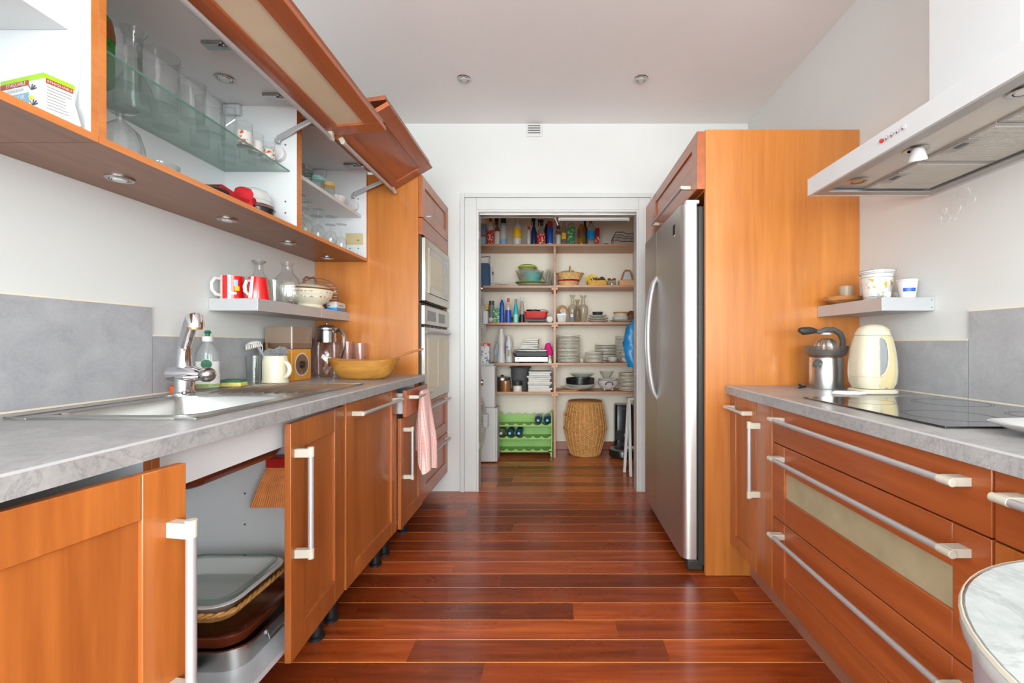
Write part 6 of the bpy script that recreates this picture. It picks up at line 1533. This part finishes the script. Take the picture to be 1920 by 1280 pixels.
# ---- fifth shelf, left
s = SZ[4]
vessel('stock_pot', 'steel stock pot with lid on the fifth shelf', 'pot', (X(940), 4.69, s + .0005), [('pot', [(0, 0), (.078, 0), (.082, .006), (.082, .118), (.086, .122)], 'stainless'), ('lid', [(.086, .1225), (.084, .130), (.05, .138), (0, .142)], 'stainless'), ('knob', [(.012, .141), (.016, .152), (0, .156)], 'black_plastic')], n=32)
vessel('copper_canister', 'brown metal canister in front of the stock pot', 'canister', (X(949), 4.545, s + .0005), [('body', [(0, 0), (.052, 0), (.053, .004), (.053, .058), (.0535, .060), (.053, .105), (.05, .108), (0, .108)], 'tan_metal')], n=32)
vessel('glass_canister', 'jar with black lid and pale contents on the fifth shelf', 'jar', (X(971.5), 4.53, s + .0005), [('contents', [(0, 0), (.044, 0), (.045, .004), (.045, .058), (0, .058)], 'paper'), ('body', [(.0455, .002), (.0455, .094)], 'clear_glass'), ('lid', [(0, .0585), (.044, .0585), (.045, .104), (0, .106)], 'dark_gasket')], n=32)
t = thing('grey_bag', 'dark grey rubbish bag behind the jars on the fifth shelf', 'bag', (X(974), 4.70, s + .0005), local=True)
rings = []
for i in range(8):
    u = i / 7
    rings.append([Vector(((.078 + .018 * u) * math.cos(a) * (1 + .04 * math.sin(5 * a + i)), .07 * math.sin(a) * (1 + .05 * math.sin(6 * a - i)), .225 * u)) for a in [2 * PI * k / 24 for k in range(24)]])
MB().loft(rings, True, True).build('bag', 'grey_cloth', t, smooth=60)
MB().box(-.105, .11, -.072, .07, .2255, .238).build('top_fold', 'rubber_black', t, .004)
random.seed(21)
for i in range(11):
    w_ = .113 + .009 * math.sin(i * 2.1); th_ = .016 + .004 * (i % 3); z_ = s + .0005 + sum(.016 + .004 * (k % 3) for k in range(i)) + .0004 * i
    if z_ > s + .20: break
    single(MB().obox((X(1012) + .004 * math.sin(i * 1.7), 4.60, z_ + th_ / 2), (w_ * 2, .24, th_), Matrix.Rotation(R(3 * math.sin(i * 2.3)), 3, 'Z')), 'folded_cloth', ['paper', 'white_cloth', 'paper', 'light_grey'][i % 4], 'folded pale table linen on the fifth shelf, %s in the stack' % ORD[i], 'linen', 'stack of folded table linen', bevel=.006)
# ---- fifth shelf, right
s = SZ[4] + .004
single(MB().lathe([(0, 0), (.10, 0), (.105, .004), (.10, .008), (0, .008)], 36, (X(1066), 4.58, s + .0005), 1.0, .8), 'woven_mat', 'pale_wicker', 'flat woven table mat under the serving platters', 'mat')
def oplate(name, label, px, y, z, w_, d_, h_, mat, cat='platter'):
    t = thing(name, label, cat, (X(px), y, z), local=True)
    MB().lathe([(0, 0), (.55, 0), (.62, .08), (1.0, .9), (1.01, 1.0), (.64, .25), (0, .2)], 36, sx=1, sy=1).xf(Matrix.Diagonal((w_, d_, h_, 1))).build('platter', mat, t)
    return t
oplate('serving_platter', 'long white platter with dark rim at the bottom', 1083, 4.62, s + .009, .175, .12, .030, 'grey_rim_ceramic')
oplate('serving_platter', 'upper white oval platter below the black pan', 1090, 4.62, s + .020, .150, .11, .042, 'white_ceramic')
vessel('roasting_pan', 'black round pan stacked on the white platters', 'pan', (X(1088), 4.62, s + .0635), [('pan', [(0, 0), (.135, 0), (.142, .006), (.146, .058), (.149, .06), (.143, .06), (.138, .008), (0, .006)], 'black_plastic')], n=36)
vessel('glass_platter', 'ribbed glass dish on top of the black pan', 'dish', (X(1092), 4.62, s + .125), [('dish', [(0, 0), (.06, 0), (.10, .02), (.13, .042), (.133, .046), (.125, .045), (.06, .006)], 'dish_glass')], n=36)
t = thing('soup_tureen', 'white porcelain tureen with brown handles on the fifth shelf', 'tureen', (X(1140), 4.60, s + .0005), local=True)
MB().lathe([(0, .012), (.05, .012), (.06, .02), (.095, .05), (.104, .082), (.092, .112), (.096, .12), (.088, .12), (0, .11)], 36).build('body', 'white_ceramic', t)
for a in (45, 135, 225, 315): MB().sphere((.055 * math.cos(R(a)), .055 * math.sin(R(a)), .011), .0105, 10, 6).build('foot', 'white_ceramic', t)
MB().tube([(-.032, -.085, .062), (-.036, -.108, .070), (-.028, -.118, .088), (0, -.120, .094), (.028, -.118, .088), (.036, -.108, .070), (.032, -.085, .062)], .0065, 8).build('handle', 'brown', t)
MB().lathe([(.0965, .105), (.0985, .108), (.0965, .111)], 36).build('rim_line', 'dark_grey', t)
t = vessel('salad_bowl', 'clear glass bowl resting in the white tureen', 'bowl', (X(1138), 4.63, s + .122), [('bowl', [(0, 0), (.03, 0), (.06, .03), (.075, .07), (.072, .07), (.03, .005)], 'clear_glass')])
stack('dinner_plate', 'plate in the stack at the right end of the fifth shelf', 'plates at the right end of the fifth shelf', 1177, 4.60, .092, 13, .0138, 'glazed_stoneware', z=s)
# ---- floor: bottle rack
RY0, RY1 = 4.52, 4.75
rx0, rx1 = wx(931, RY0), wx(1034.5, RY0)
t = thing('bottle_rack', 'green plastic bottle rack with three scalloped tiers', 'rack', ((rx0 + rx1) / 2, 4.63, 0))
pitch = (rx1 - rx0 - .03) / 6
tz = [wz(y_, RY0) for y_ in (795.5, 819.5, 843.5)]           # bottom of the cradles
def tier(z, y0, y1, hgt):
    poly = []; n = 8
    for k in range(6):
        c0 = rx0 + .015 + pitch * (k + .5)
        for j in range(n + 1):
            a = R(200 + 140 * j / n); rr_ = pitch * .44
            poly.append((c0 + rr_ * math.cos(a) * 1.08, z + rr_ * .55 + rr_ * .75 * math.sin(a)))
    poly = [(rx0, poly[0][1])] + poly + [(rx1, poly[-1][1]), (rx1, z - hgt), (rx0, z - hgt)]
    m = MB()
    top = poly[:-2]; m_ = MB()
    v = []; f_ = []
    for (x_, z_) in top: v += [Vector((x_, y0, z_)), Vector((x_, y0, z - hgt)), Vector((x_, y1, z_)), Vector((x_, y1, z - hgt))]
    for i in range(len(top) - 1):
        a = i * 4; b = a + 4
        f_ += [(a, a + 1, b + 1, b), (a + 2, b + 2, b + 3, a + 3), (a, b, b + 2, a + 2), (a + 1, a + 3, b + 3, b + 1)]
    f_ += [(0, 2, 3, 1), (len(v) - 4, len(v) - 3, len(v) - 1, len(v) - 2)]
    return m_.add(v, f_)
for i, z in enumerate(tz):
    tier(z, RY0, RY0 + .012, .020).build('front_cradle', 'rack_green', t, smooth=25)
    tier(z + .07, RY1 - .012, RY1, .085).build('back_cradle', 'rack_green', t, smooth=25)
    MB().box(rx0, rx1, RY0 + .012, RY1 - .012, z - .020, z - .012).build('tier_floor', 'rack_green', t)
for s_, xx in ((0, rx0), (1, rx1)):
    xa, xb = (xx - .006, xx + .006)
    m = MB().box(xa, xb, RY0 + .002, RY0 + .03, 0.001, .435).box(xa, xb, RY1 - .03, RY1 - .002, 0.001, .435)
    for z in tz: m.box(xa, xb, RY0 + .03, RY1 - .03, z - .02, z + .015)
    m.build('side_frame', 'rack_green', t, .003)
    d_ = 1 if s_ == 0 else -1
    MB().prism([(xx, .37), (xx, wz(777, RY0)), (xx + d_ * .02, wz(777, RY0)), (xx + d_ * .07, .365)], 'y', RY1 - .014, RY1 - .002).build('ear', 'rack_green', t)
    MB().prism([(xx, .06), (xx + d_ * .05, .06), (xx + d_ * .02, .045), (xx + d_ * .008, .0), (xx, .0)], 'y', RY0, RY0 + .012).build('leg', 'rack_green', t)
MB().box(rx0 + .01, rx1 - .01, RY1 - .009, RY1 - .003, .05, .375).build('back_panel', 'rack_green', t)
def rack_bottle(label, px, tier_i, glassm, capm, grp):
    z = tz[tier_i] + .043; x = wx(px, RY0)
    t = thing('lying_bottle', label, 'bottle', (x, RY0, z - .032), group=grp)
    M = Matrix.Translation((x, RY0 - .015, z)) @ Matrix.Rotation(R(-90), 4, 'X')
    MB().lathe([(.013, .0), (.015, .008), (.034, .03), (.037, .05), (.037, .21), (0, .215)], 24).xf(M).build('body', glassm, t)
    MB().lathe([(0, -.012), (.0125, -.012), (.0135, .012), (.012, .014)], 16).xf(M).build('cap', capm, t)
rack_bottle('blue bottle lying in the top tier, left of two', 1009, 0, 'blue_glass', 'sky_blue', 'bottles in the green rack')
rack_bottle('blue bottle lying in the top tier at the right end', 1026, 0, 'blue_glass', 'sky_blue', 'bottles in the green rack')
rack_bottle('clear bottle lying in the middle tier at the left end', 940, 1, 'grey_glass', 'white_plastic', 'bottles in the green rack')
rack_bottle('blue bottle in the middle tier beside the clear bottle', 956, 1, 'blue_glass', 'sky_blue', 'bottles in the green rack')
rack_bottle('blue bottle in the middle tier, right of the other blue one', 973, 1, 'blue_glass', 'sky_blue', 'bottles in the green rack')
# ---- wicker laundry hamper
t = thing('laundry_hamper', 'barrel shaped wicker laundry hamper under the shelves', 'hamper', (wx(1097, 4.66), 4.66, 0.001), local=True)
woven([(.148, 0), (.165, .06), (.195, .17), (.216, .262), (.217, .275), (.205, .36), (.188, .45), (.168, .53)], 46, 30, .0058).build('weave', 'wicker', t)
for z, r_ in ((.006, .150), (.265, .219), (.40, .199), (.535, .167)):
    m = MB()
    for ph in (0, PI): m.tube([((r_ + .005 * math.cos(k * 1.1 + ph)) * math.cos(2 * PI * k / 80), (r_ + .005 * math.cos(k * 1.1 + ph)) * math.sin(2 * PI * k / 80), z + .005 * math.sin(k * 1.1 + ph)) for k in range(80)], .005, 5, closed=True)
    m.build('braid', 'wicker', t)
for k in range(30):
    a = 2 * PI * k / 30
    MB().tube([((r_ + .003) * math.cos(a), (r_ + .003) * math.sin(a), z) for r_, z in ((.150, .005), (.168, .06), (.198, .17), (.219, .268), (.208, .36), (.190, .45), (.170, .535))], .0035, 5).build('stake', 'pale_wicker', t)
MB().lathe([(0, .52), (.16, .525), (.165, .535), (.15, .545), (0, .548)], 40).build('lid', 'wicker', t)
MB().tube([(-.175, -.06, .43), (-.205, -.085, .44), (-.222, -.08, .425), (-.215, -.065, .395), (-.19, -.05, .385)], .010, 8).build('handle', 'pale_wicker', t)
# ---- robot vacuum and its dock
dxc = wx(1170, 4.70)
t = thing('vacuum_dock', 'tall black emptying dock of the robot vacuum', 'dock', (dxc, 4.757, 0.001), local=True)
MB().loft([rrect(.185, .17, .03, 6, .11), rrect(.185, .17, .03, 6, .485), rrect(.175, .16, .03, 6, .495)], True, True).build('tower', 'black_plastic', t)
MB().box(-.088, .088, -.088, -.0852, .135, .235).build('front_panel', 'rubber_black', t, .002)
MB().box(-.004, .004, -.0885, -.088, .175, .20).build('logo_mark', 'light_grey', t)
MB().box(-.05, .03, -.0875, -.0855, .452, .458).build('seam', 'dark_grey', t)
MB().loft([rrect(.20, .18, .03, 6, 0), rrect(.20, .18, .03, 6, .02), rrect(.185, .17, .03, 6, .03), rrect(.185, .17, .03, 6, .109)], True, True).build('base', 'rubber_black', t)
t = thing('robot_vacuum', 'black and grey robot vacuum docked on the pantry floor', 'vacuum', (wx(1168, 4.53), 4.525, 0.001), local=True)
r_ = .138
MB().lathe([(0, .008), (r_ * .9, .008), (r_, .022), (r_, .075), (r_ * .97, .082), (0, .086)], 48).build('body', 'black_plastic', t)
MB().lathe([(r_ * .62, .0868), (r_ * .96, .0835), (r_ * .975, .080)], 48).build('top_ring', 'mid_grey', t)
MB().lathe([(0, .087), (r_ * .60, .087), (r_ * .58, .09), (0, .091)], 40).build('lid', 'black_plastic', t)
for a in (-.09, .09): MB().cyl((a - .01, 0, .02), (a + .01, 0, .02), .019, 16).build('wheel', 'rubber_black', t)
# ---- stepladder leaning by the jamb
t = thing('step_ladder', 'narrow white wooden stepladder leaning by the doorway', 'ladder', (wx(1186, 3.95), 3.95, 0.001))
A = lambda px, py, Y_: at(px, py, Y_)
yn, yf = 3.74, 4.0
z_top = .50
def leg(p0, p1, wd=.018, dp=.03): 
    p0, p1 = Vector(p0), Vector(p1); d_ = (p1 - p0).normalized(); u = Vector((1, 0, 0)); v_ = d_.cross(u).normalized(); u = v_.cross(d_)
    return MB().loft([[p + u * a * wd + v_ * b * dp / 2 for a, b in ((-.5, -1), (.5, -1), (.5, 1), (-.5, 1))] for p in (p0, p1)])
xa = .605
leg((xa + .012, yf - .03, .001), (xa + .068, yf + .10, .62), .024).build('leg', 'gloss_white_paint', t, .002)
leg((xa + .045, yn + .10, .001), (xa + .068, yf + .06, .62), .024).build('leg', 'gloss_white_paint', t, .002)
leg((xa + .18, yf - .03, .001), (xa + .18, yf + .10, .62), .024).build('leg', 'gloss_white_paint', t, .002)
leg((xa + .205, yn + .10, .001), (xa + .20, yf + .06, .62), .024).build('leg', 'gloss_white_paint', t, .002)
MB().box(xa + .035, xa + .20, yf - .02, yf + .02, .205, .225).build('rung', 'gloss_white_paint', t, .002)
MB().box(xa + .055, xa + .215, yf + .05, yf + .14, .62, .64).build('top_step', 'gloss_white_paint', t, .003)
# ---- machines on the left of the pantry
def machine(name, label, cat, z0, z1, doorz, dial):
    X1 = -.685; y0, y1 = 3.66, 4.255
    t = thing(name, label, cat, (-.98, 3.96, z0))
    MB().box(PX0 + .01, X1, y0, y1, z0 + .012, z1).build('body', 'white_plastic', t, .008)
    M = Matrix.Translation((X1, 3.955, doorz)) @ Matrix.Rotation(R(90), 4, 'Y')
    MB().lathe([(.15, 0.001), (.225, .001), (.235, .02), (.232, .05), (.20, .068), (.165, .058), (.15, .03)], 48).xf(M).build('door_ring', 'white_plastic', t)
    MB().lathe([(0, .03), (.08, .032), (.15, .03), (.165, .058)], 40).xf(M).build('door_glass', 'grey_glass', t)
    MB().box(X1 + .05, X1 + .095, 4.08, 4.13, doorz - .06, doorz + .06).build('door_handle', 'light_grey', t, .006)
    MB().box(X1, X1 + .012, y0 + .02, y1 - .01, z1 - .12, z1 - .01).build('control_panel', 'light_grey', t, .003)
    MB().tube([(X1 + .012, 4.10, dial), (X1 + .035, 4.10, dial), (X1 + .055, 4.10, dial)], [.036, .034, .022], 20).build('dial', 'chrome', t)
    for k in range(3): MB().cyl((X1 + .012, 3.80 + .06 * k, dial), (X1 + .020, 3.80 + .06 * k, dial), .010, 12).build('button', 'white_plastic', t)
    for yy in (y0 + .05, y1 - .05): MB().cyl((X1 - .05, yy, z0), (X1 - .05, yy, z0 + .012), .02, 12).build('foot', 'rubber_black', t)
    return t
machine('washing_machine', 'white front loading washing machine just inside the pantry', 'washing machine', .001, .852, .43, .775)
machine('tumble_dryer', 'white dryer stacked on top of the washing machine', 'dryer', .853, 1.70, 1.36, 1.62)
t = thing('freezer', 'narrow white appliance beyond the washing machine', 'appliance', (-.86, 4.37, .001))
MB().box(-1.20, -.545, 4.285, 4.475, .012, .52).build('lower_body', 'white_plastic', t, .006)
MB().box(-1.20, -.553, 4.287, 4.475, .521, .915).build('upper_body', 'white_plastic', t, .012)
MB().box(-.5445, -.530, 4.287, 4.47, .012, .516).build('door', 'gloss_white_paint', t, .004)
MB().box(-1.20, -.565, 4.290, 4.475, .916, .932).build('lid', 'white_plastic', t, .006)
MB().box(-.59, -.56, 4.30, 4.45, .001, .012).build('foot', 'rubber_black', t)
t = thing('printed_tin', 'white tin with blue print on the narrow white appliance', 'tin', (wx(909, 4.36), 4.37, .9325), local=True)
MB().box(-.048, .048, -.045, .045, 0, .19).build('tin', 'print_blue', t, .004)
MB().box(-.0485, .0485, -.0455, .0455, .165, .195).build('red_lid', 'print_red', t, .003)
